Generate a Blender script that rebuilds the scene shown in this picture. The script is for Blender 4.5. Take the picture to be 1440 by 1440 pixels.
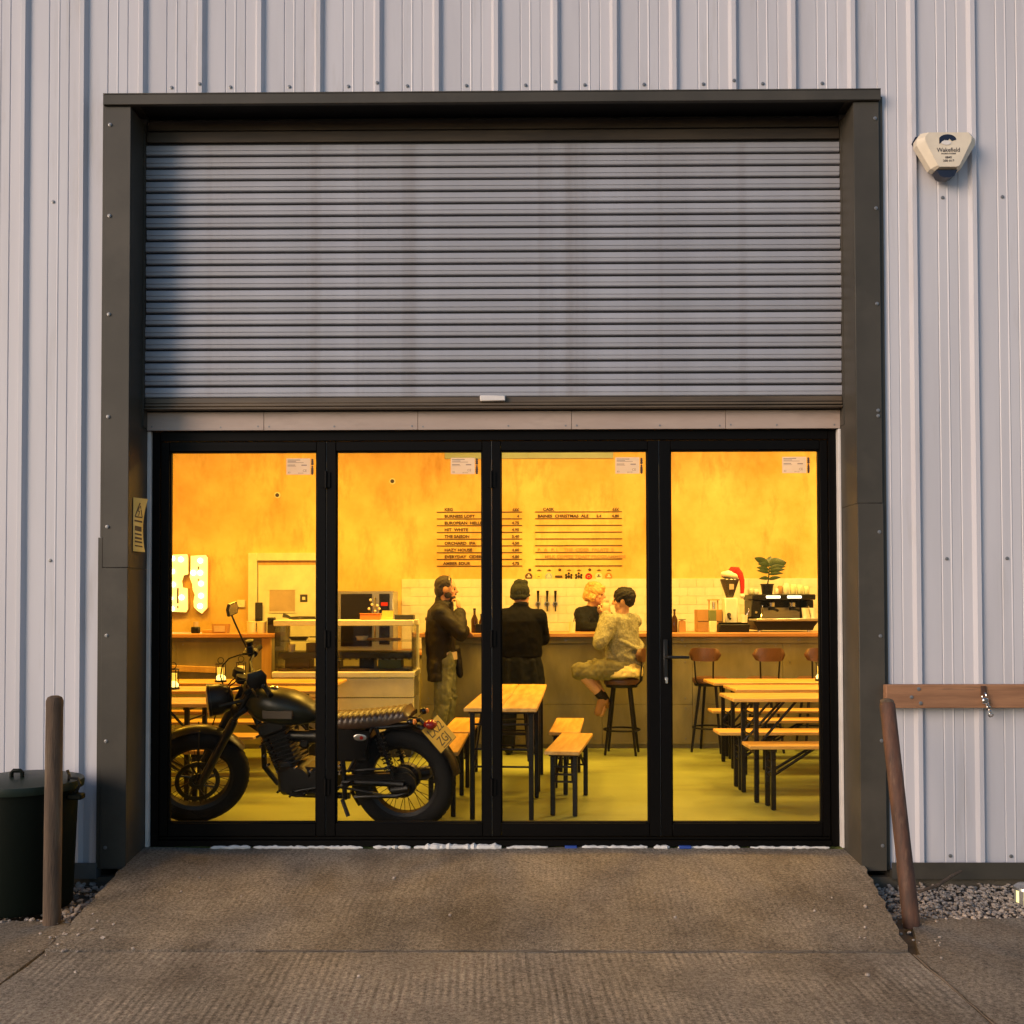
import bpy, bmesh, math, random
from mathutils import Vector, Matrix

for o in list(bpy.data.objects):
    bpy.data.objects.remove(o)
SC = bpy.context.scene
COL = SC.collection
R = math.radians
random.seed(11)

# ------------------------------------------------------------------ camera
cd = bpy.data.cameras.new("camera")
cam = bpy.data.objects.new("camera", cd)
COL.objects.link(cam)
cd.sensor_width = 36.0
cd.lens = 36.0
cd.shift_x = 0.01135
cd.shift_y = 0.07117
cd.clip_start = 0.05
cd.clip_end = 500
cam.matrix_world = (Matrix.Translation((0, 0, 1.40)) @ Matrix.Rotation(R(0.507), 4, 'Z')
                    @ Matrix.Rotation(R(90 + 1.297), 4, 'X') @ Matrix.Rotation(R(-0.112), 4, 'Z'))
SC.camera = cam

# ------------------------------------------------------------------ world and sun (dusk: sky low, sun low on the left)
SUN_EL, SUN_AZ = 16.0, 50.0          # elevation; degrees to the left of straight onto the wall
w = bpy.data.worlds.new("World")
SC.world = w
w.use_nodes = True
wn = w.node_tree
bg = wn.nodes["Background"]
sky = wn.nodes.new("ShaderNodeTexSky")
sky.sky_type = 'NISHITA'
sky.sun_disc = False
sky.sun_elevation = R(SUN_EL)
sky.sun_rotation = R(180 + SUN_AZ)
sky.air_density = 1.2
sky.dust_density = 0.6
sky.ozone_density = 3.0
wn.links.new(sky.outputs[0], bg.inputs[0])
bg.inputs[1].default_value = 0.14
sd = bpy.data.lights.new("sun", 'SUN')
sun = bpy.data.objects.new("sun", sd)
COL.objects.link(sun)
sd.energy = 2.5
sd.angle = R(30)
sd.color = (1.0, 0.74, 0.54)
dvec = Vector((math.sin(R(SUN_AZ)) * math.cos(R(SUN_EL)), math.cos(R(SUN_AZ)) * math.cos(R(SUN_EL)), -math.sin(R(SUN_EL))))
sun.rotation_euler = dvec.to_track_quat('-Z', 'Y').to_euler()

SC.view_settings.view_transform = 'Standard'
SC.view_settings.look = 'None'
SC.view_settings.exposure = 0.28
SC.view_settings.gamma = 1.0
SC.view_settings.use_curve_mapping = False
SC.cycles.use_denoising = True
SC.cycles.max_bounces = 8
SC.cycles.diffuse_bounces = 4
SC.cycles.transparent_max_bounces = 16
SC.cycles.sample_clamp_indirect = 4.0


# ------------------------------------------------------------------ materials
def nd(nt, t, **kw):
    n = nt.nodes.new(t)
    for k, v in kw.items():
        if k.startswith('_'):
            setattr(n, k[1:], v)
        else:
            n.inputs[k.replace('__', ' ')].default_value = v
    return n


def c4(c):
    return (c[0], c[1], c[2], 1.0)


def mat(name, col, rough=0.6, metal=0.0, col2=None, vs=5.0, stretch=(1, 1, 1), bump=0.0, bs=80.0, spec=0.5,
        emit=None, es=0.0, detail=4.0, lo=0.35, hi=0.65, dirt=None, ds=1.5, bstretch=None, dlo=0.5, dhi=0.75, rand=0.0,
        sheen=0.0, trans=0.0):
    m = bpy.data.materials.new(name)
    m.use_nodes = True
    nt = m.node_tree
    b = nt.nodes["Principled BSDF"]
    b.inputs["Roughness"].default_value = rough
    b.inputs["Metallic"].default_value = metal
    b.inputs["Specular IOR Level"].default_value = spec
    if sheen:
        b.inputs["Sheen Weight"].default_value = sheen
    if trans:
        b.inputs["Transmission Weight"].default_value = trans
    if col2 is None:
        col2 = tuple(c * 0.82 for c in col)
    tc = nd(nt, "ShaderNodeTexCoord")
    mp = nd(nt, "ShaderNodeMapping")
    mp.inputs["Scale"].default_value = stretch
    nt.links.new(tc.outputs["Object"], mp.inputs["Vector"])
    nz = nd(nt, "ShaderNodeTexNoise", Scale=vs, Detail=detail, Roughness=0.6)
    nt.links.new(mp.outputs[0], nz.inputs["Vector"])
    rp = nd(nt, "ShaderNodeValToRGB")
    rp.color_ramp.elements[0].position = lo
    rp.color_ramp.elements[0].color = c4(col2)
    rp.color_ramp.elements[1].position = hi
    rp.color_ramp.elements[1].color = c4(col)
    nt.links.new(nz.outputs["Fac"], rp.inputs["Fac"])
    out = rp.outputs["Color"]
    if dirt is not None:
        n2 = nd(nt, "ShaderNodeTexNoise", Scale=ds, Detail=6.0, Roughness=0.65)
        nt.links.new(mp.outputs[0], n2.inputs["Vector"])
        r2 = nd(nt, "ShaderNodeValToRGB")
        r2.color_ramp.elements[0].position = dlo
        r2.color_ramp.elements[0].color = (0, 0, 0, 1)
        r2.color_ramp.elements[1].position = dhi
        r2.color_ramp.elements[1].color = (1, 1, 1, 1)
        nt.links.new(n2.outputs["Fac"], r2.inputs["Fac"])
        mx = nd(nt, "ShaderNodeMix", _data_type='RGBA')
        nt.links.new(r2.outputs["Color"], mx.inputs[0])
        nt.links.new(out, mx.inputs[6])
        mx.inputs[7].default_value = c4(dirt)
        out = mx.outputs[2]
    if rand:
        oi = nd(nt, "ShaderNodeObjectInfo")
        mr = nd(nt, "ShaderNodeMapRange")
        mr.inputs["To Min"].default_value = 1 - rand
        mr.inputs["To Max"].default_value = 1 + rand
        nt.links.new(oi.outputs["Random"], mr.inputs["Value"])
        hs = nd(nt, "ShaderNodeHueSaturation")
        nt.links.new(mr.outputs[0], hs.inputs["Value"])
        nt.links.new(out, hs.inputs["Color"])
        out = hs.outputs[0]
    nt.links.new(out, b.inputs["Base Color"])
    if bump:
        n3 = nd(nt, "ShaderNodeTexNoise", Scale=bs, Detail=5.0, Roughness=0.65)
        if bstretch:
            m3 = nd(nt, "ShaderNodeMapping")
            m3.inputs["Scale"].default_value = bstretch
            nt.links.new(tc.outputs["Object"], m3.inputs["Vector"])
            nt.links.new(m3.outputs[0], n3.inputs["Vector"])
        else:
            nt.links.new(mp.outputs[0], n3.inputs["Vector"])
        bp = nd(nt, "ShaderNodeBump", Strength=bump, Distance=0.01)
        nt.links.new(n3.outputs["Fac"], bp.inputs["Height"])
        nt.links.new(bp.outputs[0], b.inputs["Normal"])
    if emit is not None:
        b.inputs["Emission Color"].default_value = c4(emit)
        b.inputs["Emission Strength"].default_value = es
    return m


def concrete(name, base, dark, pale, broom, angle=0.0, seed=0.0):
    """broomed yard concrete: drag lines, grit, stains and a fine aggregate"""
    m = bpy.data.materials.new(name)
    m.use_nodes = True
    nt = m.node_tree
    L = nt.links.new
    b = nt.nodes["Principled BSDF"]
    b.inputs["Roughness"].default_value = 0.9
    b.inputs["Specular IOR Level"].default_value = 0.25
    tc = nd(nt, "ShaderNodeTexCoord")
    mp = nd(nt, "ShaderNodeMapping")
    mp.inputs["Location"].default_value = (seed, seed * 0.7, 0)
    L(tc.outputs["Object"], mp.inputs["Vector"])
    big = nd(nt, "ShaderNodeTexNoise", Scale=1.6, Detail=7.0, Roughness=0.62)
    L(mp.outputs[0], big.inputs["Vector"])
    r1 = nd(nt, "ShaderNodeValToRGB")
    e = r1.color_ramp.elements
    e[0].position, e[0].color = 0.33, c4(dark)
    e[1].position, e[1].color = 0.62, c4(base)
    L(big.outputs["Fac"], r1.inputs["Fac"])
    fine = nd(nt, "ShaderNodeTexNoise", Scale=70.0, Detail=5.0, Roughness=0.85)
    L(mp.outputs[0], fine.inputs["Vector"])
    mx = nd(nt, "ShaderNodeMix", _data_type='RGBA', _blend_type='OVERLAY')
    mx.inputs[0].default_value = 0.9
    fr_ = nd(nt, "ShaderNodeMapRange")
    fr_.inputs["From Min"].default_value = 0.30
    fr_.inputs["From Max"].default_value = 0.70
    L(fine.outputs["Fac"], fr_.inputs["Value"])
    L(r1.outputs[0], mx.inputs[6])
    L(fr_.outputs[0], mx.inputs[7])
    vor = nd(nt, "ShaderNodeTexVoronoi", Scale=95.0)
    L(mp.outputs[0], vor.inputs["Vector"])
    r2 = nd(nt, "ShaderNodeValToRGB")
    e = r2.color_ramp.elements
    e[0].position, e[0].color = 0.16, (1, 1, 1, 1)
    e[1].position, e[1].color = 0.30, (0, 0, 0, 1)
    L(vor.outputs["Distance"], r2.inputs["Fac"])
    gate = nd(nt, "ShaderNodeTexNoise", Scale=3.5, Detail=4.0)
    L(mp.outputs[0], gate.inputs["Vector"])
    gm = nd(nt, "ShaderNodeMapRange")
    gm.inputs["From Min"].default_value = 0.46
    gm.inputs["From Max"].default_value = 0.68
    gm.inputs["To Max"].default_value = 0.8
    L(gate.outputs["Fac"], gm.inputs["Value"])
    mu = nd(nt, "ShaderNodeMath", _operation='MULTIPLY')
    L(r2.outputs[0], mu.inputs[0])
    L(gm.outputs[0], mu.inputs[1])
    m2 = nd(nt, "ShaderNodeMix", _data_type='RGBA')
    L(mu.outputs[0], m2.inputs[0])
    L(mx.outputs[2], m2.inputs[6])
    m2.inputs[7].default_value = c4(pale)
    # drag lines
    mp2 = nd(nt, "ShaderNodeMapping")
    mp2.inputs["Rotation"].default_value = (0, 0, R(angle))
    L(tc.outputs["Object"], mp2.inputs["Vector"])
    wv = nd(nt, "ShaderNodeTexWave", Scale=9.5, Distortion=1.1, Detail=2.0)
    wv.inputs["Detail Scale"].default_value = 0.5
    L(mp2.outputs[0], wv.inputs["Vector"])
    st = nd(nt, "ShaderNodeMapping")
    st.inputs["Scale"].default_value = (55, 1.1, 1)
    st.inputs["Rotation"].default_value = (0, 0, R(angle))
    L(tc.outputs["Object"], st.inputs["Vector"])
    sn = nd(nt, "ShaderNodeTexNoise", Scale=1.0, Detail=6.0, Roughness=0.75)
    L(st.outputs[0], sn.inputs["Vector"])
    ad = nd(nt, "ShaderNodeMath", _operation='MULTIPLY_ADD')
    fade = nd(nt, "ShaderNodeTexNoise", Scale=2.2, Detail=3.0)
    L(mp2.outputs[0], fade.inputs["Vector"])
    fm = nd(nt, "ShaderNodeMapRange")
    fm.inputs["From Min"].default_value = 0.38
    fm.inputs["From Max"].default_value = 0.66
    L(fade.outputs["Fac"], fm.inputs["Value"])
    wm = nd(nt, "ShaderNodeMath", _operation='MULTIPLY')
    L(wv.outputs["Fac"], wm.inputs[0])
    L(fm.outputs[0], wm.inputs[1])
    L(wm.outputs[0], ad.inputs[0])
    ad.inputs[1].default_value = broom * 0.22
    mu2 = nd(nt, "ShaderNodeMath", _operation='MULTIPLY')
    L(sn.outputs["Fac"], mu2.inputs[0])
    mu2.inputs[1].default_value = broom * 2.1
    L(mu2.outputs[0], ad.inputs[2])
    gr = nd(nt, "ShaderNodeTexNoise", Scale=85.0, Detail=5.0, Roughness=0.8)
    L(mp.outputs[0], gr.inputs["Vector"])
    ad2 = nd(nt, "ShaderNodeMath", _operation='MULTIPLY_ADD')
    L(gr.outputs["Fac"], ad2.inputs[0])
    ad2.inputs[1].default_value = 3.4
    L(ad.outputs[0], ad2.inputs[2])
    ad3 = nd(nt, "ShaderNodeMath", _operation='MULTIPLY_ADD')
    L(big.outputs["Fac"], ad3.inputs[0])
    ad3.inputs[1].default_value = 1.6
    L(ad2.outputs[0], ad3.inputs[2])
    bp = nd(nt, "ShaderNodeBump", Strength=1.0, Distance=0.020)
    L(ad3.outputs[0], bp.inputs["Height"])
    L(bp.outputs[0], b.inputs["Normal"])
    gv = nd(nt, "ShaderNodeMath", _operation='ADD')
    sm_ = nd(nt, "ShaderNodeMapRange")
    sm_.inputs["From Min"].default_value = 0.2
    sm_.inputs["From Max"].default_value = 0.8
    L(sn.outputs["Fac"], sm_.inputs["Value"])
    sf_ = nd(nt, "ShaderNodeMix")
    L(fm.outputs[0], sf_.inputs[0])
    sf_.inputs[2].default_value = 0.55
    L(sm_.outputs[0], sf_.inputs[3])
    L(sf_.outputs[0], gv.inputs[0])
    wq = nd(nt, "ShaderNodeMath", _operation='MULTIPLY')
    L(wm.outputs[0], wq.inputs[0])
    wq.inputs[1].default_value = 0.45
    L(wq.outputs[0], gv.inputs[1])
    rg = nd(nt, "ShaderNodeMapRange")
    rg.inputs["From Min"].default_value = 0.30
    rg.inputs["From Max"].default_value = 0.80
    rg.inputs["To Min"].default_value = 1.0 - 0.5 * min(1.0, broom + 0.15)
    rg.inputs["To Max"].default_value = 1.12
    gv.use_clamp = False
    L(gv.outputs[0], rg.inputs["Value"])
    hv = nd(nt, "ShaderNodeHueSaturation")
    L(rg.outputs[0], hv.inputs["Value"])
    L(m2.outputs[2], hv.inputs["Color"])
    ms = nd(nt, "ShaderNodeMapping")
    ms.inputs["Scale"].default_value = (1.5, 0.55, 1)
    L(mp.outputs[0], ms.inputs["Vector"])
    ns = nd(nt, "ShaderNodeTexNoise", Scale=1.3, Detail=6.0, Roughness=0.6)
    L(ms.outputs[0], ns.inputs["Vector"])
    rs = nd(nt, "ShaderNodeValToRGB")
    e = rs.color_ramp.elements
    e[0].position, e[0].color = 0.54, (1, 1, 1, 1)
    e[1].position, e[1].color = 0.68, (0.74, 0.72, 0.70, 1)
    L(ns.outputs["Fac"], rs.inputs["Fac"])
    xs = nd(nt, "ShaderNodeMix", _data_type='RGBA', _blend_type='MULTIPLY')
    xs.inputs[0].default_value = 1.0
    L(hv.outputs[0], xs.inputs[6])
    L(rs.outputs[0], xs.inputs[7])
    L(xs.outputs[2], b.inputs["Base Color"])
    return m


def glassmat(name, tint=(1, 1, 1), refl=1.0, rough=0.0):
    m = bpy.data.materials.new(name)
    m.use_nodes = True
    nt = m.node_tree
    nt.nodes.remove(nt.nodes["Principled BSDF"])
    out = nt.nodes["Material Output"]
    tr = nd(nt, "ShaderNodeBsdfTransparent")
    tr.inputs[0].default_value = c4(tint)
    gl = nd(nt, "ShaderNodeBsdfGlossy")
    gl.inputs["Roughness"].default_value = rough
    fr = nd(nt, "ShaderNodeFresnel", IOR=1.45)
    mu = nd(nt, "ShaderNodeMath", _operation='MULTIPLY')
    mu.inputs[1].default_value = refl
    nt.links.new(fr.outputs[0], mu.inputs[0])
    mx = nd(nt, "ShaderNodeMixShader")
    nt.links.new(mu.outputs[0], mx.inputs[0])
    nt.links.new(tr.outputs[0], mx.inputs[1])
    nt.links.new(gl.outputs[0], mx.inputs[2])
    nt.links.new(mx.outputs[0], out.inputs[0])
    return m


def wallpaint(name):
    """hand-trowelled amber plaster: blotches and faint vertical runs"""
    m = bpy.data.materials.new(name)
    m.use_nodes = True
    nt = m.node_tree
    L = nt.links.new
    b = nt.nodes["Principled BSDF"]
    b.inputs["Roughness"].default_value = 0.85
    b.inputs["Specular IOR Level"].default_value = 0.2
    tc = nd(nt, "ShaderNodeTexCoord")
    n1 = nd(nt, "ShaderNodeTexNoise", Scale=1.1, Detail=7.0, Roughness=0.62)
    L(tc.outputs["Object"], n1.inputs["Vector"])
    r1 = nd(nt, "ShaderNodeValToRGB")
    e = r1.color_ramp.elements
    e[0].position, e[0].color = 0.33, (0.64, 0.39, 0.095, 1)
    e[1].position, e[1].color = 0.65, (0.87, 0.66, 0.28, 1)
    L(n1.outputs["Fac"], r1.inputs["Fac"])
    mp = nd(nt, "ShaderNodeMapping")
    mp.inputs["Scale"].default_value = (2.4, 1, 0.9)
    L(tc.outputs["Object"], mp.inputs["Vector"])
    n2 = nd(nt, "ShaderNodeTexNoise", Scale=1.6, Detail=8.0, Roughness=0.7)
    L(mp.outputs[0], n2.inputs["Vector"])
    r2 = nd(nt, "ShaderNodeValToRGB")
    e = r2.color_ramp.elements
    e[0].position, e[0].color = 0.50, (0, 0, 0, 1)
    e[1].position, e[1].color = 0.72, (1, 1, 1, 1)
    L(n2.outputs["Fac"], r2.inputs["Fac"])
    mu = nd(nt, "ShaderNodeMath", _operation='MULTIPLY')
    L(r2.outputs[0], mu.inputs[0])
    mu.inputs[1].default_value = 0.75
    mx = nd(nt, "ShaderNodeMix", _data_type='RGBA')
    L(mu.outputs[0], mx.inputs[0])
    L(r1.outputs[0], mx.inputs[6])
    mx.inputs[7].default_value = (0.50, 0.27, 0.06, 1)
    L(mx.outputs[2], b.inputs["Base Color"])
    bp = nd(nt, "ShaderNodeBump", Strength=0.25, Distance=0.01)
    n3 = nd(nt, "ShaderNodeTexNoise", Scale=14.0, Detail=6.0)
    L(tc.outputs["Object"], n3.inputs["Vector"])
    L(n3.outputs["Fac"], bp.inputs["Height"])
    L(bp.outputs[0], b.inputs["Normal"])
    return m


M = {}
M['clad'] = mat("clad_paint", (0.515, 0.510, 0.560), 0.42, col2=(0.460, 0.455, 0.50), vs=1.3, stretch=(3, 1, 0.35), dirt=(0.36, 0.34, 0.34), ds=2.4, dlo=0.58, dhi=0.88, bump=0.03, bs=9)
M['flash'] = mat("dark_flashing", (0.056, 0.050, 0.041), 0.5, col2=(0.042, 0.038, 0.031), vs=2, bump=0.02, bs=20, spec=0.3, dirt=(0.075, 0.066, 0.053), ds=1.7, dlo=0.5, dhi=0.8)
M['flash_trim'] = mat("base_flashing", (0.12, 0.115, 0.11), 0.5)
M['slat'] = mat("shutter_slat", (0.330, 0.338, 0.385), 0.48, metal=0.1, col2=(0.265, 0.270, 0.305), vs=1.6, stretch=(1.6, 1, 0.3), dirt=(0.19, 0.175, 0.175), ds=2.6, dlo=0.52, dhi=0.80, rand=0.07, lo=0.30, hi=0.70)
M['top_shade'] = mat("shutter_top_shade", (0.060, 0.044, 0.029), 0.6, col2=(0.028, 0.020, 0.014), vs=2, stretch=(0.8, 1, 5))  # header shade on the top slats is put into this dark brown
M['rail_brown'] = mat("shutter_rail", (0.105, 0.075, 0.047), 0.5, col2=(0.060, 0.042, 0.027), vs=3, stretch=(0.6, 1, 9))
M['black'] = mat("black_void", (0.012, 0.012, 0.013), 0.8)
M['fascia'] = mat("white_fascia", (0.40, 0.315, 0.27), 0.5, col2=(0.34, 0.26, 0.22), vs=2, stretch=(1, 1, 4), dirt=(0.26, 0.20, 0.165), ds=2.5, dlo=0.55, dhi=0.85)  # white boards; warm bounced light is put into the base colour
M['upvc'] = mat("white_trim", (0.72, 0.68, 0.66), 0.4)
M['alu'] = mat("black_door_frame", (0.0024, 0.0018, 0.0015), 0.5, col2=(0.002, 0.0015, 0.0013), vs=8, spec=0.10)
M['gasket'] = mat("rubber_gasket", (0.003, 0.003, 0.003), 0.7, spec=0.12)
M['glass'] = glassmat("door_glass", (0.97, 0.975, 0.97), 0.18)
M['caseglass'] = glassmat("case_glass", (0.93, 0.94, 0.92), 0.9)
M['paper'] = mat("paper_label", (0.80, 0.74, 0.72), 0.7)
nt_ = M['paper'].node_tree
tl_ = nd(nt_, "ShaderNodeBsdfTranslucent")
tl_.inputs[0].default_value = (0.85, 0.80, 0.74, 1)
mx_ = nd(nt_, "ShaderNodeMixShader")
mx_.inputs[0].default_value = 0.6
nt_.links.new(nt_.nodes["Principled BSDF"].outputs[0], mx_.inputs[1])
nt_.links.new(tl_.outputs[0], mx_.inputs[2])
nt_.links.new(mx_.outputs[0], nt_.nodes["Material Output"].inputs[0])
M['ink'] = mat("label_ink", (0.05, 0.04, 0.05), 0.7)
M['inkpale'] = mat("faint_ink", (0.32, 0.26, 0.24), 0.7)
M['steel'] = mat("brushed_steel", (0.55, 0.54, 0.52), 0.32, metal=0.9, vs=6, stretch=(1, 1, 12))
M['chrome'] = mat("chrome", (0.72, 0.70, 0.68), 0.12, metal=1.0)
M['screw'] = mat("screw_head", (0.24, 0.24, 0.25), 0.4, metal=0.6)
M['foam'] = mat("foam_sealant", (0.62, 0.61, 0.60), 0.8, bump=0.6, bs=40)
M['blueplastic'] = mat("blue_plastic", (0.02, 0.06, 0.30), 0.5)
M['bin'] = mat("bin_plastic", (0.0022, 0.0050, 0.0034), 0.5, col2=(0.0018, 0.0042, 0.0028), vs=2, bump=0.05, bs=25, spec=0.12)
M['bin_lid'] = mat("bin_lid_plastic", (0.009, 0.019, 0.013), 0.42, col2=(0.007, 0.014, 0.010), vs=3, bump=0.05, bs=25, spec=0.25)
M['oldwood'] = mat("weathered_post", (0.105, 0.066, 0.042), 0.85, col2=(0.055, 0.036, 0.024), vs=6, stretch=(5, 5, 0.6), bump=0.6, bs=30, dirt=(0.16, 0.12, 0.08), ds=4)
M['rust'] = mat("rusty_steel", (0.105, 0.042, 0.022), 0.7, col2=(0.040, 0.019, 0.012), vs=7, stretch=(3, 3, 0.7), bump=0.35, bs=40, dirt=(0.13, 0.070, 0.042), ds=9, dlo=0.55, dhi=0.7)
M['rail'] = mat("rail_timber", (0.33, 0.165, 0.083), 0.75, col2=(0.205, 0.098, 0.049), vs=3, stretch=(0.7, 4, 9), bump=0.3, bs=20, dirt=(0.10, 0.055, 0.033), ds=3.0, dlo=0.58, dhi=0.70)
M['stone'] = mat("gravel_stone", (0.44, 0.375, 0.32), 0.9, col2=(0.22, 0.18, 0.15), vs=34, detail=2, lo=0.3, hi=0.7)
M['dirt'] = mat("bare_dirt", (0.16, 0.125, 0.095), 0.95, bump=0.8, bs=60, col2=(0.09, 0.07, 0.052))
M['concrete_wall'] = mat("plinth_concrete", (0.10, 0.085, 0.065), 0.9, bump=0.5, bs=40)
M['ramp'] = concrete("ramp_concrete", (0.435, 0.372, 0.302), (0.245, 0.208, 0.168), (0.80, 0.72, 0.61), 0.16, 3, 3.1)
M['yard'] = concrete("yard_concrete", (0.560, 0.488, 0.408), (0.375, 0.326, 0.272), (0.82, 0.75, 0.66), 0.95, -2, 0.4)
M['yard2'] = concrete("side_concrete", (0.430, 0.365, 0.292), (0.270, 0.229, 0.183), (0.70, 0.62, 0.52), 0.18, 25, 7.7)
M['ground'] = mat("open_ground", (0.11, 0.09, 0.07), 0.95, vs=0.4)
M['box_cream'] = mat("alarm_cover", (0.70, 0.62, 0.50), 0.4)
M['box_navy'] = mat("alarm_strobe", (0.012, 0.014, 0.03), 0.25)
M['signyellow'] = mat("yellow_sign", (0.62, 0.52, 0.22), 0.55, col2=(0.55, 0.42, 0.12), vs=6, stretch=(1, 1, 1))
# inside
M['plaster'] = wallpaint("amber_plaster")
M['innerwall'] = mat("inner_wall", (0.55, 0.48, 0.38), 0.85)
M['ceil'] = mat("ceiling_board", (0.5, 0.47, 0.42), 0.9)
M['floor'] = mat("floor_screed", (0.295, 0.335, 0.105), 0.42, col2=(0.225, 0.255, 0.078), vs=1.2, stretch=(0.6, 1.6, 1), bump=0.06, bs=14, dirt=(0.155, 0.160, 0.052), ds=0.9, dlo=0.50, dhi=0.76, spec=0.35)  # stretched dark bands put soft shadow streaks into the floor colour
M['duct'] = mat("grey_board", (0.42, 0.54, 0.62), 0.6, vs=2)
M['tileA'] = mat("cream_tile", (0.86, 0.82, 0.70), 0.3, rand=0.03)
M['tileB'] = mat("tan_tile", (0.80, 0.75, 0.60), 0.3, rand=0.05)
M['grout'] = mat("tile_grout", (0.84, 0.79, 0.66), 0.9)
M['bar'] = mat("bar_board", (0.26, 0.225, 0.115), 0.6, col2=(0.17, 0.148, 0.075), vs=2, stretch=(2, 1, 0.7), bump=0.1, bs=12)
M['bartop'] = mat("bar_top_wood", (0.52, 0.25, 0.09), 0.4, col2=(0.38, 0.17, 0.06), vs=3, stretch=(0.6, 5, 5))
M['endwood'] = mat("counter_end_wood", (0.62, 0.38, 0.12), 0.5, col2=(0.50, 0.28, 0.08), vs=3, stretch=(5, 5, 0.5))
M['whitep'] = mat("white_paint", (0.86, 0.83, 0.72), 0.5)
M['cream'] = mat("case_cream", (0.88, 0.82, 0.64), 0.35)
M['panelgrey'] = mat("door_panel_grey", (0.55, 0.42, 0.33), 0.4)
M['darkmetal'] = mat("dark_tray", (0.05, 0.045, 0.035), 0.45, metal=0.4)
M['blackp'] = mat("black_plastic", (0.007, 0.0065, 0.006), 0.4, spec=0.35)
M['ovenglass'] = mat("oven_glass", (0.008, 0.005, 0.004), 0.15, spec=0.4)
M['pine'] = mat("pine_board", (0.70, 0.42, 0.12), 0.42, col2=(0.46, 0.24, 0.05), vs=2.2, stretch=(0.9, 9, 9), bump=0.12, bs=9, bstretch=(1, 12, 12), rand=0.10)
M['legblack'] = mat("black_steel_leg", (0.008, 0.007, 0.006), 0.45, spec=0.3)
M['leather'] = mat("brown_leather", (0.125, 0.052, 0.020), 0.45, col2=(0.085, 0.036, 0.014), vs=10, bump=0.1, bs=120)
M['rail_ink'] = mat("menu_rail", (0.085, 0.040, 0.012), 0.6)
M['ghost'] = mat("ghost_letters", (0.60, 0.36, 0.14), 0.7)
M['orange'] = mat("orange_tub", (0.75, 0.24, 0.03), 0.4)
M['yellowcard'] = mat("yellow_card", (0.80, 0.70, 0.16), 0.6)
M['greenpack'] = mat("green_pack", (0.16, 0.20, 0.08), 0.5)
M['card'] = mat("cardboard", (0.45, 0.25, 0.10), 0.8)
M['red'] = mat("red_felt", (0.62, 0.02, 0.01), 0.9, bump=0.2, bs=60)
M['fluff'] = mat("white_fluff", (0.85, 0.82, 0.74), 0.95, bump=0.8, bs=60)
M['hopper'] = mat("smoked_hopper", (0.06, 0.05, 0.04), 0.2)
M['jar'] = mat("frosted_glass", (0.78, 0.80, 0.55), 0.2)
M['leaf'] = mat("fig_leaf", (0.030, 0.060, 0.010), 0.4, col2=(0.018, 0.036, 0.007), vs=14)
M['bottle'] = mat("brown_bottle", (0.05, 0.022, 0.008), 0.12)
M['skin'] = mat("skin", (0.62, 0.36, 0.24), 0.5, col2=(0.56, 0.30, 0.19), vs=12)
M['skin2'] = mat("ruddy_skin", (0.66, 0.36, 0.22), 0.5, col2=(0.58, 0.29, 0.18), vs=12)
M['hairdark'] = mat("dark_hair", (0.012, 0.008, 0.005), 0.6, vs=40, stretch=(1, 1, 0.3), bump=0.4, bs=60, col2=(0.006, 0.004, 0.003), spec=0.25)
M['hairgrey'] = mat("greying_hair", (0.055, 0.040, 0.026), 0.6, bump=0.4, bs=80, col2=(0.03, 0.022, 0.015), vs=40, spec=0.25)
M['hairginger'] = mat("blond_hair", (0.66, 0.45, 0.17), 0.55, bump=0.6, bs=60, col2=(0.46, 0.28, 0.08), vs=30)
M['coatbrown'] = mat("brown_black_coat", (0.013, 0.0085, 0.005), 0.6, bump=0.5, bs=9, col2=(0.008, 0.005, 0.003), vs=5, spec=0.25)
M['coatblack'] = mat("black_wool_coat", (0.0045, 0.004, 0.0035), 0.9, bump=0.5, bs=9, spec=0.12)
M['jeans'] = mat("grey_jeans", (0.185, 0.185, 0.115), 0.85, bump=0.5, bs=12, col2=(0.10, 0.10, 0.062), vs=5)
M['darkjeans'] = mat("dark_trousers", (0.009, 0.010, 0.012), 0.9, bump=0.4, bs=12, spec=0.15)
M['knit'] = mat("marled_knit", (0.345, 0.335, 0.235), 0.95, col2=(0.205, 0.20, 0.14), vs=55, detail=3, lo=0.36, hi=0.64, bump=0.9, bs=70)
M['tshirt'] = mat("yellow_tshirt", (0.75, 0.62, 0.28), 0.85, bump=0.3, bs=12)
M['shorts'] = mat("khaki_shorts", (0.22, 0.205, 0.105), 0.85, bump=0.6, bs=11, col2=(0.12, 0.11, 0.06), vs=5)
M['beanie'] = mat("olive_beanie", (0.030, 0.032, 0.017), 0.95, bump=0.6, bs=60, bstretch=(3, 3, 0.4), spec=0.2)
M['shoe'] = mat("tan_shoe", (0.33, 0.17, 0.07), 0.7)
M['eye'] = mat("eye", (0.03, 0.02, 0.015), 0.15)
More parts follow.
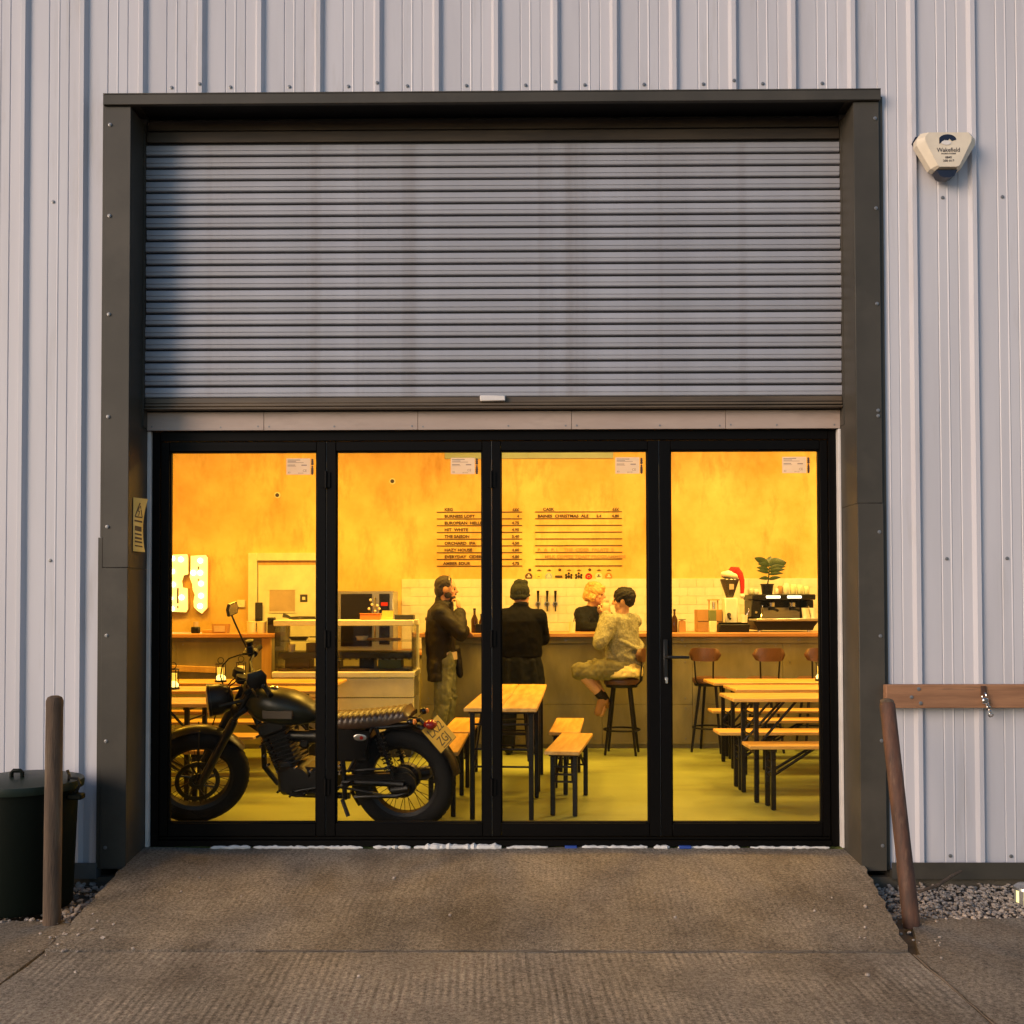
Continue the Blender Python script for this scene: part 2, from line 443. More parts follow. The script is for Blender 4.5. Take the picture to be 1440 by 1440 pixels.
# motorcycle
M['tyre'] = mat("tyre_rubber", (0.006, 0.0055, 0.005), 0.8, bump=0.3, bs=30, spec=0.2)
M['bikeblack'] = mat("black_enamel", (0.005, 0.0045, 0.004), 0.3, spec=0.3)
M['bikematt'] = mat("matt_black_metal", (0.007, 0.006, 0.005), 0.45, metal=0.0, bump=0.05, bs=30, spec=0.35)
M['tank'] = mat("dark_green_tank", (0.010, 0.011, 0.0045), 0.36, spec=0.35)
M['bikeseat'] = mat("brown_seat_leather", (0.055, 0.028, 0.013), 0.36, bump=0.1, bs=120, spec=0.6)
M['plate'] = mat("yellow_plate", (0.46, 0.31, 0.05), 0.5)
M['lens'] = mat("lamp_lens", (0.30, 0.27, 0.22), 0.1)
M['redlens'] = mat("red_lens", (0.30, 0.015, 0.01), 0.2)
M['fork'] = mat("fork_metal", (0.03, 0.027, 0.022), 0.28, metal=0.7)
# things that give off light
M['glow'] = mat("marquee_glow", (0.9, 0.7, 0.3), 0.5, emit=(1.0, 0.76, 0.16), es=1.25)
M['bulb'] = mat("marquee_bulb", (0.9, 0.9, 0.7), 0.3, emit=(1.0, 0.88, 0.45), es=6.0)
M['candle'] = mat("lantern_glow", (0.9, 0.8, 0.5), 0.4, emit=(1.0, 0.78, 0.20), es=2.2)
M['chimney'] = mat("lantern_chimney", (0.9, 0.7, 0.3), 0.4, emit=(1.0, 0.66, 0.08), es=0.75)
M['ledstrip'] = mat("led_strip", (0.9, 0.9, 0.9), 0.4, emit=(1.0, 0.93, 0.75), es=2.2)
M['lampglow'] = mat("ceiling_lamp_glow", (0.9, 0.8, 0.5), 0.5, emit=(1.0, 0.55, 0.09), es=3.0)
M['pathglow'] = mat("ground_light_glow", (0.9, 0.85, 0.5), 0.4, emit=(1.0, 0.88, 0.32), es=0.9)


# ------------------------------------------------------------------ mesh helpers
def perp(d):
    d = Vector(d).normalized()
    a = Vector((0, 0, 1)) if abs(d.z) < 0.9 else Vector((1, 0, 0))
    u = d.cross(a).normalized()
    return u, d.cross(u).normalized()


class MB:
    def __init__(s):
        s.v, s.f = [], []

    def add(s, vs, fs, mtx=None):
        o = len(s.v)
        for p in vs:
            p = Vector(p)
            s.v.append(mtx @ p if mtx else p)
        s.f += [tuple(i + o for i in f) for f in fs]
        return s

    def box(s, x0, x1, y0, y1, z0, z1, ch=0.0, mtx=None):
        if ch <= 0:
            vs = [(x, y, z) for x in (x0, x1) for y in (y0, y1) for z in (z0, z1)]
            fs = [(0, 1, 3, 2), (4, 6, 7, 5), (0, 4, 5, 1), (2, 3, 7, 6), (0, 2, 6, 4), (1, 5, 7, 3)]
            return s.add(vs, fs, mtx)
        bm = bmesh.new()
        bmesh.ops.create_cube(bm, size=1)
        for v in bm.verts:
            v.co = Vector(((x0 + x1) / 2 + v.co.x * (x1 - x0), (y0 + y1) / 2 + v.co.y * (y1 - y0), (z0 + z1) / 2 + v.co.z * (z1 - z0)))
        bmesh.ops.bevel(bm, geom=list(bm.edges), offset=ch, segments=1, affect='EDGES')
        bm.verts.index_update()
        s.add([v.co.copy() for v in bm.verts], [[v.index for v in f.verts] for f in bm.faces], mtx)
        bm.free()
        return s

    def tube(s, pts, r, n=10, closed=False, cap=True, mtx=None, ell=None):
        pts = [Vector(p) for p in pts]
        m = len(pts)
        rs = r if isinstance(r, (list, tuple)) else [r] * m
        tang = []
        for i in range(m):
            a = pts[(i - 1) % m] if (closed or i > 0) else pts[i]
            b = pts[(i + 1) % m] if (closed or i < m - 1) else pts[i]
            tang.append((b - a).normalized())
        u, _ = perp(tang[0])
        vs, fs = [], []
        for i in range(m):
            t = tang[i]
            u = (u - t * u.dot(t)).normalized()
            v = t.cross(u)
            for k in range(n):
                a = 2 * math.pi * k / n
                vs.append(pts[i] + (u * math.cos(a) + v * math.sin(a)) * rs[i])
        for i in range(m if closed else m - 1):
            j = (i + 1) % m
            for k in range(n):
                k2 = (k + 1) % n
                fs.append((i * n + k, i * n + k2, j * n + k2, j * n + k))
        if cap and not closed:
            fs.append(tuple(range(n))[::-1])
            fs.append(tuple((m - 1) * n + k for k in range(n)))
        return s.add(vs, fs, mtx)

    def cyl(s, p0, p1, r0, r1=None, n=16, mtx=None):
        return s.tube([p0, p1], [r0, r0 if r1 is None else r1], n, mtx=mtx)

    def lathe(s, prof, n=20, mtx=None):
        """profile (r, z) turned about local z"""
        vs, fs = [], []
        m = len(prof)
        for r, z in prof:
            for k in range(n):
                a = 2 * math.pi * k / n
                vs.append((r * math.cos(a), r * math.sin(a), z))
        for i in range(m - 1):
            for k in range(n):
                k2 = (k + 1) % n
                fs.append((i * n + k, i * n + k2, (i + 1) * n + k2, (i + 1) * n + k))
        if prof[0][0] > 1e-5:
            fs.append(tuple(range(n))[::-1])
        if prof[-1][0] > 1e-5:
            fs.append(tuple((m - 1) * n + k for k in range(n)))
        return s.add(vs, fs, mtx)

    def ell(s, c, r, axes=None, n=16, m=10):
        c = Vector(c)
        if not isinstance(r, (tuple, list)):
            r = (r, r, r)
        A = axes or (Vector((1, 0, 0)), Vector((0, 1, 0)), Vector((0, 0, 1)))
        vs, fs = [], []
        for i in range(1, m):
            t = math.pi * i / m
            for k in range(n):
                a = 2 * math.pi * k / n
                vs.append(c + A[0] * (r[0] * math.sin(t) * math.cos(a)) + A[1] * (r[1] * math.sin(t) * math.sin(a)) + A[2] * (r[2] * math.cos(t)))
        for i in range(m - 2):
            for k in range(n):
                k2 = (k + 1) % n
                fs.append((i * n + k, (i + 1) * n + k, (i + 1) * n + k2, i * n + k2))
        top = len(vs)
        vs += [c + A[2] * r[2], c - A[2] * r[2]]
        for k in range(n):
            k2 = (k + 1) % n
            fs.append((top, k, k2))
            fs.append((top + 1, (m - 2) * n + k2, (m - 2) * n + k))
        return s.add(vs, fs)

    def cap(s, p0, r0, p1, r1, n=12):
        """capsule with round ends"""
        p0, p1 = Vector(p0), Vector(p1)
        d = (p1 - p0)
        if d.length < 1e-6:
            return s.ell(p0, r0)
        t = d.normalized()
        pts, rs = [], []
        for a in (85, 55, 25, 0):
            pts.append(p0 - t * r0 * math.sin(R(a)))
            rs.append(max(r0 * math.cos(R(a)), 1e-4))
        for a in (0, 25, 55, 85):
            pts.append(p1 + t * r1 * math.sin(R(a)))
            rs.append(max(r1 * math.cos(R(a)), 1e-4))
        return s.tube(pts, rs, n)

    def loft(s, rings, n=20, yaw=0.0):
        """rings: (centre, rx, ry); horizontal ellipses turned by yaw"""
        vs, fs = [], []
        ca, sa = math.cos(yaw), math.sin(yaw)
        for c, rx, ry in rings:
            for k in range(n):
                a = 2 * math.pi * k / n
                x, y = rx * math.cos(a), ry * math.sin(a)
                vs.append((c[0] + x * ca - y * sa, c[1] + x * sa + y * ca, c[2]))
        m = len(rings)
        for i in range(m - 1):
            for k in range(n):
                k2 = (k + 1) % n
                fs.append((i * n + k, i * n + k2, (i + 1) * n + k2, (i + 1) * n + k))
        fs.append(tuple(range(n))[::-1])
        fs.append(tuple((m - 1) * n + k for k in range(n)))
        return s.add(vs, fs)

    def prism(s, poly, a0, a1, axis='y', mtx=None):
        """poly of 2-D points: (x,z) swept along y, (y,z) along x, (x,y) along z"""
        def P(p, a):
            return {'y': (p[0], a, p[1]), 'x': (a, p[0], p[1]), 'z': (p[0], p[1], a)}[axis]
        n = len(poly)
        vs = [P(p, a0) for p in poly] + [P(p, a1) for p in poly]
        fs = [(i, (i + 1) % n, n + (i + 1) % n, n + i) for i in range(n)]
        fs += [tuple(range(n))[::-1], tuple(range(n, 2 * n))]
        return s.add(vs, fs, mtx)

    def torus(s, c, axis, Rr, r, n=32, m=10, mtx=None):
        u, v = perp(axis)
        c = Vector(c)
        pts = [c + (u * math.cos(2 * math.pi * i / n) + v * math.sin(2 * math.pi * i / n)) * Rr for i in range(n)]
        return s.tube(pts, r, m, closed=True, mtx=mtx)

    def ring(s, c, axis, prof, n=40, mtx=None):
        """closed profile (r, a) turned about axis through c"""
        d = Vector(axis).normalized()
        u, v = perp(d)
        c = Vector(c)
        m = len(prof)
        vs, fs = [], []
        for i in range(n):
            t = 2 * math.pi * i / n
            e = u * math.cos(t) + v * math.sin(t)
            for r, a in prof:
                vs.append(c + e * r + d * a)
        for i in range(n):
            j = (i + 1) % n
            for k in range(m):
                k2 = (k + 1) % m
                fs.append((i * m + k, j * m + k, j * m + k2, i * m + k2))
        return s.add(vs, fs, mtx)

    def text(s, body, size, mtx, align='LEFT', sx=1.0, depth=0.0, bold=0.0):
        cu = bpy.data.curves.new("t", 'FONT')
        cu.body = body
        cu.size = size
        cu.align_x = align
        cu.extrude = depth
        cu.resolution_u = 2
        cu.offset = bold
        o = bpy.data.objects.new("t", cu)
        me = o.to_mesh()
        s.add([Vector((v.co.x * sx, v.co.y, v.co.z)) for v in me.vertices], [tuple(p.vertices) for p in me.polygons], mtx)
        o.to_mesh_clear()
        bpy.data.objects.remove(o)
        bpy.data.curves.remove(cu)
        return s

    def mesh(s, name, off=None, fix=True, sharp=40):
        me = bpy.data.meshes.new(name)
        vs = [v - off for v in s.v] if off is not None else s.v
        me.from_pydata([tuple(v) for v in vs], [], s.f)
        if fix and len(s.f) < 60000:
            bm = bmesh.new()
            bm.from_mesh(me)
            bmesh.ops.recalc_face_normals(bm, faces=bm.faces)
            bm.to_mesh(me)
            bm.free()
        for p in me.polygons:
            p.use_smooth = True
        me.set_sharp_from_angle(angle=R(sharp))
        return me

    def build(s, name, m, parent=None, **kw):
        off = root_loc(parent) if parent is not None else None
        o = bpy.data.objects.new(name, s.mesh(name, off, **kw))
        o.data.materials.append(M[m] if isinstance(m, str) else m)
        COL.objects.link(o)
        o.parent = parent
        return o


def root_loc(o):
    while o.parent is not None:
        o = o.parent
    return Vector(o.location)


def tag(o, label=None, cat=None, group=None, kind=None):
    if label:
        o['label'] = label
    if cat:
        o['category'] = cat
    if group:
        o['group'] = group
    if kind:
        o['kind'] = kind
    return o


def thing(name, label, cat, loc=(0, 0, 0), group=None):
    o = bpy.data.objects.new(name, None)
    o.empty_display_size = 0.1
    o.location = loc
    COL.objects.link(o)
    return tag(o, label, cat, group)


def inst(src, parent, loc, rot=None):
    """another piece sharing src's mesh, under the same thing"""
    o = src.copy()
    COL.objects.link(o)
    o.parent = parent
    o.location = Vector(loc) - root_loc(parent)
    if rot:
        o.rotation_euler = rot
    return o


def copy_tree(o, parent=None):
    c = o.copy()
    COL.objects.link(c)
    c.parent = parent
    for ch in list(o.children):
        copy_tree(ch, c)
    return c


def blob(name, mb, m, parent, vox=0.008, smooth=3, fold=None):
    """fuse overlapping shells into one continuous skin"""
    me = bpy.data.meshes.new(name)
    off = root_loc(parent)
    me.from_pydata([tuple(v - off) for v in mb.v], [], mb.f)
    bm = bmesh.new()
    bm.from_mesh(me)
    bmesh.ops.recalc_face_normals(bm, faces=bm.faces)
    bm.to_mesh(me)
    bm.free()
    t = bpy.data.objects.new("tmp", me)
    COL.objects.link(t)
    md = t.modifiers.new("r", 'REMESH')
    md.mode = 'VOXEL'
    md.voxel_size = vox
    md.use_smooth_shade = True
    if smooth:
        sm = t.modifiers.new("s", 'SMOOTH')
        sm.iterations = smooth
        sm.factor = 0.5
    if fold:
        for q, (fs_, fa_) in enumerate((fold, (fold[0] * .4, fold[1] * .5))):
            tx = bpy.data.textures.new("fold", 'CLOUDS')
            tx.noise_scale = fs_
            tx.noise_depth = 1
            dm = t.modifiers.new("d", 'DISPLACE')
            dm.texture = tx
            dm.strength = fa_
            dm.mid_level = 0.5
            dm.texture_coords = 'LOCAL'
    dg = bpy.context.evaluated_depsgraph_get()
    dg.update()
    ev = t.evaluated_get(dg)
    m2 = bpy.data.meshes.new_from_object(ev)
    m2.name = name
    bpy.data.objects.remove(t)
    bpy.data.meshes.remove(me)
    for p in m2.polygons:
        p.use_smooth = True
    m2.materials.clear()
    m2.materials.append(M[m])
    o = bpy.data.objects.new(name, m2)
    COL.objects.link(o)
    o.parent = parent
    return o


FACE = Matrix.Rotation(R(90), 4, 'X')      # lettering that stands up and faces the yard


def stand(x, y, z, roll=0.0):
    return Matrix.Translation((x, y, z)) @ Matrix.Rotation(R(roll), 4, 'Y') @ FACE
# ================================================================== the yard
YD = -0.15


def jitter_edge(pts, step=0.12, amp=0.006):
    out = []
    n = len(pts)
    for i in range(n):
        a, b = Vector(pts[i]), Vector(pts[(i + 1) % n])
        k = max(1, min(60, int((b - a).length / step)))
        nrm = Vector((-(b - a).y, (b - a).x)).normalized()
        for j in range(k):
            p = a.lerp(b, j / k)
            if j:
                p = p + nrm * random.uniform(-amp, amp)
            out.append((p.x, p.y))
    return out


g = MB().box(-120, 120, -120, 60, -0.60, -0.30).build("ground", 'ground')
tag(g, "open ground around the yard", kind='structure')
yard = thing("pavement", "brown broomed concrete yard slabs with open joints in front of the ramp", None)
yard['kind'] = 'structure'


def slab(poly, m, z1=YD, z0=-0.31, dz=None):
    return MB().prism(jitter_edge(poly), z0, z1, 'z').build("concrete_slab", m, yard)


slab([(-2.10, -7.0), (1.792, -7.0), (1.792, 4.650), (-2.10, 4.650)], 'yard')
slab([(1.808, -7.0), (12, -7.0), (12, 4.46), (1.808, 4.62)], 'yard2')
slab([(1.835, 4.635), (12, 4.475), (12, 5.26), (2.0, 5.17)], 'yard2', YD - 0.004)
slab([(-12, -7.0), (-2.116, -7.0), (-2.116, 4.62), (-2.55, 4.48), (-12, 4.40)], 'yard2')
slab([(-12, 4.415), (-2.55, 4.495), (-2.118, 4.637), (-2.17, 5.08), (-2.5, 5.12), (-12, 5.12)], 'yard2', YD - 0.003)
dd = MB().box(-12, 12, 4.3, 5.80, -0.34, -0.195).build("dirt_bed", 'dirt')
tag(dd, "dark bare earth under the gravel by the wall", kind='structure')

# ramp: a wedge that rises to the door sill, fine grid so that its surface can undulate
mb = MB()
nx, ny = 64, 26
rng = random.Random(5)
ph = [rng.uniform(0, 6) for _ in range(6)]


def ramp_z(x, y):
    t = (6.02 - y) / (6.02 - 4.656)
    z = -0.002 - 0.140 * t ** 1.15
    z += 0.004 * math.sin(2.3 * x + ph[0]) * math.sin(3.1 * y + ph[1]) + 0.0025 * math.sin(7 * x + ph[2] + 2 * y) * (1 - t)
    return z


vs, fs = [], []
for j in range(ny + 1):
    t = j / ny
    y = 6.02 + (4.656 - 6.02) * t
    xl = -2.155 + 0.05 * t
    xr = 1.965 - 0.175 * max(0.0, (5.76 - y) / (5.76 - 4.656))
    for i in range(nx + 1):
        x = xl + (xr - xl) * i / nx
        if 0 < i < nx:
            x += 0
        else:
            x += 0.007 * math.sin(40 * y + i) + 0.004 * math.sin(95 * y)
        vs.append((x, y, ramp_z(x, y)))
for j in range(ny):
    for i in range(nx):
        a = j * (nx + 1) + i
        fs.append((a, a + 1, a + nx + 2, a + nx + 1))
top_n = len(vs)
low = [(v[0], v[1], -0.33) for v in vs]
border = [i for i in range(nx + 1)] + [j * (nx + 1) + nx for j in range(1, ny + 1)] + [ny * (nx + 1) + i for i in range(nx - 1, -1, -1)] + [j * (nx + 1) for j in range(ny - 1, 0, -1)]
bl = {}
for i in border:
    bl[i] = len(vs)
    vs.append(low[i])
for a, b in zip(border, border[1:] + border[:1]):
    fs.append((a, b, bl[b], bl[a]))
mb.add(vs, fs)
rampo = mb.build("ramp", 'ramp', sharp=50)
tag(rampo, "worn brown concrete ramp up to the glazed doors", kind='structure')


dj = MB()
q_ = [(-1.15 + .045 * k, 4.653 + random.uniform(-.004, .004), -.147 + random.uniform(-.002, .002)) for k in range(66)]
dj.tube(q_, [random.uniform(.0015, .0065) for _ in q_], 6)
q_ = [(1.800 + random.uniform(-.004, .004), 4.62 - .06 * k, -.153) for k in range(70)]
dj.tube(q_, [random.uniform(.004, .009) for _ in q_], 6)
tag(dj.build("dirt", 'dirt', sharp=60), "dark soil packed into the joints of the concrete", kind='stuff')
# gravel beside the ramp: countless stones, one object each side of the picture joined as one
def stones(name, label, spots):
    mb = MB()
    ico = bmesh.new()
    bmesh.ops.create_icosphere(ico, subdivisions=1, radius=1)
    iv = [v.co.copy() for v in ico.verts]
    jf = [[v.index for v in f.verts] for f in ico.faces]
    ico.free()
    for (x, y, z, s) in spots:
        q = Matrix.Translation((x, y, z)) @ Matrix.Rotation(random.uniform(0, 6.3), 4, 'Z') @ Matrix.Rotation(random.uniform(-0.6, 0.6), 4, 'X')
        sx, sy, sz = s * random.uniform(0.8, 1.3), s * random.uniform(0.7, 1.1), s * random.uniform(0.45, 0.8)
        mb.add([Vector((v.x * sx * random.uniform(.8, 1.15), v.y * sy * random.uniform(.8, 1.15), v.z * sz)) for v in iv], jf, q)
    o = mb.build(name, 'stone', fix=False, sharp=25)
    return tag(o, label, kind='stuff')


sp = []
for _ in range(5200):
    x, y = random.uniform(1.86, 4.6), random.uniform(5.16, 5.74)
    if x < 1.99 + 0.0 * y and y < 5.72 and x < 1.80 + (y - 4.66) * 0.17:
        continue
    h = -0.165 + 0.03 * (y - 5.16)
    sp.append((x, y, h + random.uniform(-.02, .015), random.uniform(0.005, 0.0135) * (1.5 if random.random() < .06 else 1)))
for _ in range(420):
    x, y = random.uniform(-2.75, -2.17), random.uniform(5.08, 5.74)
    sp.append((x, y, -0.165 + 0.05 * (y - 5.08) + random.uniform(-.02, .012), random.uniform(0.008, 0.022)))
stones("gravel", "grey brown gravel banked against the foot of the metal wall", sp)
sp = []
for _ in range(55):          # strays on the concrete
    side = random.random()
    if side < 0.45:
        x, y = random.gauss(-2.12, 0.12), random.uniform(4.55, 5.2)
    elif side < 0.75:
        x, y = random.gauss(1.92, 0.16), random.uniform(4.5, 5.15)
    else:
        x, y = random.uniform(-2.0, 1.8), random.uniform(4.2, 5.7)
    inramp = -2.12 < x < 1.80 and 4.66 < y < 6
    z = ramp_z(x, y) if inramp else YD
    sp.append((x, y, z + 0.004, random.uniform(0.005, 0.013)))
stones("grit", "stray pale pebbles lying on the concrete", sp)

# ================================================================== the building
PIT = 0.33647
RIB0 = -2.788
bld = thing("warehouse", "pale grey ribbed metal warehouse wall with a big framed doorway", "building", (0, 5.9, -0.05))
PROF = [(0.0, 0.0), (0.014, -0.027), (0.038, -0.027), (0.055, 0.0), (0.162, 0.0), (0.1665, 0.004), (0.171, 0.0),
        (0.216, 0.0), (0.222, -0.003), (0.228, 0.0), (0.276, 0.0), (0.2805, 0.004), (0.285, 0.0)]


def clad(xa, xb, z0, z1, y=5.76):
    k0 = math.floor((xa - RIB0) / PIT) - 1
    pts = []
    for k in range(k0, k0 + int((xb - xa) / PIT) + 4):
        for (px, py) in PROF:
            pts.append((RIB0 + k * PIT + px, py))

    def at(x):
        for a, b in zip(pts, pts[1:]):
            if a[0] <= x <= b[0]:
                t = (x - a[0]) / max(b[0] - a[0], 1e-9)
                return a[1] + (b[1] - a[1]) * t
        return 0.0
    pl = [(xa, at(xa))] + [p for p in pts if xa + 1e-4 < p[0] < xb - 1e-4] + [(xb, at(xb))]
    poly = [(p[0], y + p[1]) for p in pl] + [(xb, y + 0.012), (xa, y + 0.012)]
    return MB().prism(poly, z0, z1, 'z').build("cladding_sheet", 'clad', bld, sharp=8)


def cuts(a, b):
    xs = [a]
    k = math.floor((a - RIB0) / PIT / 3) * 3
    while True:
        x = RIB0 + k * PIT + 0.060
        if x > b - 0.02:
            break
        if x > a + 0.02:
            xs.append(x)
        k += 3
    return list(zip(xs, xs[1:] + [b]))


for a, b in cuts(-9.3, -2.285):
    clad(a, b - 0.0008, -0.055, 6.6)
for a, b in cuts(2.095, 9.3):
    clad(a, b - 0.0008, -0.055, 6.6)
for a, b in cuts(-2.284, 2.094):
    clad(a, b - 0.0008, 4.30, 6.6)
# what holds the sheets up
MB().box(-9.3, -2.30, 5.776, 6.02, -0.30, 6.6).box(2.11, 9.3, 5.776, 6.02, -0.30, 6.6).box(-2.30, 2.11, 5.776, 6.02, 4.32, 6.6).build("wall_core", 'concrete_wall', bld)
MB().box(-9.4, 9.4, 5.72, 13.2, 6.602, 6.75).build("roof", 'flash', bld)
MB().box(-9.3, -5.4, 6.022, 13.1, -0.3, 6.6).box(4.9, 9.3, 6.022, 13.1, -0.3, 6.6).box(-5.4, 4.9, 12.6, 13.1, -0.3, 6.6).build("rear_shell", 'innerwall', bld)
MB().box(-9.3, -2.30, 5.712, 5.772, -0.10, -0.056).box(-9.3, -2.30, 5.704, 5.712, -0.10, -0.012).build("base_flashing", 'flash_trim', bld)
MB().box(2.11, 9.3, 5.712, 5.772, -0.10, -0.056).box(2.11, 9.3, 5.704, 5.712, -0.10, -0.010).build("base_flashing", 'flash', bld)
for a, b in ((-9.3, -2.2), (2.0, 9.3)):
    MB().box(a, b, 5.75, 5.80, -0.35, -0.101).build("plinth", 'concrete_wall', bld)

# fixings in the sheets
scr = MB().lathe([(0.0105, 0), (0.0105, 0.002), (0.0062, 0.003), (0.0062, 0.008), (0.0, 0.008)], 10)
scr0 = scr.build("screw", 'screw')
ROTF = (R(90), 0, 0)


def screw(parent, x, y, z, first=[True]):
    if first[0]:
        first[0] = False
        scr0.parent = parent
        scr0.location = Vector((x, y, z)) - root_loc(parent)
        scr0.rotation_euler = ROTF
        return scr0
    return inst(scr0, parent, (x, y, z), ROTF)


for k in range(-5, 26):
    x = RIB0 + k * PIT + 0.194
    if -4.2 < x < -2.33 or 2.13 < x < 4.5:
        for z in (3.715, 1.672, 0.012):
            screw(bld, x, 5.7595, z + random.uniform(-.004, .004))
    if -2.2 < x < 2.1:
        screw(bld, x, 5.7595, 4.372)
        if k % 3 == 2:
            screw(bld, x + PIT - 0.168, 5.7325, 4.378)

# ---------------------------------------------------------------- dark flashings round the opening
sur = thing("doorway_surround", "dark grey folded metal surround framing the tall doorway", "door frame", (0, 5.74, -0.03))
mb = MB()
mb.box(-2.285, -2.140, 5.716, 5.735, -0.048, 1.63, ch=0.002)
mb.box(-2.310, -2.287, 5.726, 5.772, -0.048, 1.80)
mb.box(-2.158, -2.140, 5.735, 6.028, -0.048, 1.63)
mb.build("left_lower_jamb", 'flash', sur).name = "jamb"
mb = MB()
mb.box(-2.283, -2.139, 5.719, 5.735, 1.632, 4.245, ch=0.002)
mb.box(-2.300, -2.285, 5.728, 5.772, 1.802, 4.285)
mb.box(-2.157, -2.139, 5.735, 6.028, 1.632, 4.245)
mb.build("jamb", 'flash', sur)
mb = MB()
mb.box(1.944, 2.086, 5.717, 5.735, -0.058, 1.98, ch=0.002)
mb.box(2.088, 2.113, 5.744, 5.772, -0.058, 4.285)
mb.box(1.944, 1.962, 5.735, 6.028, -0.058, 1.98)
mb.build("jamb", 'flash', sur)
mb = MB()
mb.box(1.942, 2.084, 5.720, 5.735, 1.982, 4.245, ch=0.002)
mb.box(1.942, 1.960, 5.735, 6.028, 1.982, 4.245)
mb.build("jamb", 'flash', sur)
mb = MB()
mb.box(-2.290, 2.090, 5.700, 5.730, 4.248, 4.304, ch=0.002)
mb.box(-2.290, 2.090, 5.700, 5.772, 4.306, 4.312)
mb.build("head_flashing", 'flash', sur)
for z in (0.07, 0.66, 1.25, 1.86, 2.48, 3.06, 3.62, 4.14):
    screw(sur, -2.255, 5.7165, z)
for z in (0.08, 0.66, 1.24, 1.82, 2.47, 2.50, 3.10, 3.64, 4.15):
    screw(sur, 2.062, 5.7175, z)

MB().box(-2.135, 1.94, 5.775, 6.018, 4.312, 4.318).build("recess_shade", 'black', sur)  # black sheet standing in for the shaded recess behind the header
# ---------------------------------------------------------------- roller shutter, three quarters up
shu = thing("roller_shutter", "grey slatted roller shutter rolled up above the glazed doors", "shutter", (0, 5.96, 2.56))
sl = [(5.962, 0.0), (5.950, 0.002), (5.946, 0.006), (5.9445, 0.022), (5.9485, 0.0245), (5.9445, 0.027), (5.943, 0.050), (5.946, 0.0565), (5.952, 0.0600), (5.962, 0.0605)]
SLZ, SLN = 2.6335, 21
s0 = MB().prism([(y, z + SLZ) for y, z in sl], -2.128, 1.936, 'x').build("slat", 'slat', shu, sharp=30)
for i in range(1, SLN):
    o = inst(s0, shu, (0, 0, 0))
    o.location = (random.uniform(-.003, .003), 0, i * 0.0716)
MB().box(-2.13, 1.94, 5.964, 5.978, 2.56, 4.26).build("slat_gap_shade", 'black', shu)  # black sheet added behind the slats to paint the gaps in shade
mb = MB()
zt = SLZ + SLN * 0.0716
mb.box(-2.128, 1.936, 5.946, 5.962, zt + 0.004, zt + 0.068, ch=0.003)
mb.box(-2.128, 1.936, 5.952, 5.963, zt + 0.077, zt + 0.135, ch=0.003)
mb.build("top_board", 'top_shade', shu)  # uppermost slats, with their shade painted in as dark brown
mb = MB()
mb.box(-2.128, 1.936, 5.940, 5.963, 2.598, 2.630, ch=0.003)
mb.box(-2.128, 1.936, 5.930, 5.963, 2.578, 2.596, ch=0.004)
mb.box(-2.128, 1.936, 5.926, 5.963, 2.561, 2.574, ch=0.003)
mb.build("bottom_rail", 'rail_brown', shu)
MB().box(-0.169, -0.022, 5.912, 5.939, 2.602, 2.634, ch=0.004).build("lift_handle", 'upvc', shu)
for xa, xb in ((-2.1385, -2.1295), (1.9375, 1.9425)):
    MB().box(xa, xb, 5.925, 5.985, 2.46, 4.246).build("guide_rail", 'flash', shu)

# ---------------------------------------------------------------- white boards over and beside the glazed doors
fas = thing("fascia_boarding", "strip of white plastic boards fixed over and beside the glazed doors", "trim", (0, 6.0, 0))
xs = [-2.134, -1.443, -0.536, 0.367, 1.269, 1.940]
for i, (a, b) in enumerate(zip(xs, xs[1:])):
    MB().box(a + 0.0012, b - 0.0012, 5.990 + 0.001 * (i % 2), 6.006, 2.449, 2.556, ch=0.001).build("board", 'fascia', fas)
    for k in range(3):
        xx = a + (0.03, (b - a) / 2 + random.uniform(-.1, .1), b - a - 0.035)[k]
        o = screw(fas, xx, 5.9905, 2.466 + random.uniform(0, .006))
        o.scale = (0.55, 0.55, 0.4)
MB().box(-2.1375, -2.116, 6.008, 6.045, 0.004, 2.447, ch=0.002).build("edge_trim", 'upvc', fas)
MB().box(1.927, 1.9425, 5.992, 6.040, 0.004, 2.447, ch=0.002).build("edge_trim", 'upvc', fas)
MB().box(-2.14, -2.115, 6.046, 6.08, 0, 2.447).box(1.926, 1.944, 6.041, 6.08, 0, 2.447).box(-2.14, 1.944, 6.008, 6.08, 2.45, 4.25).build("backing", 'black', fas)

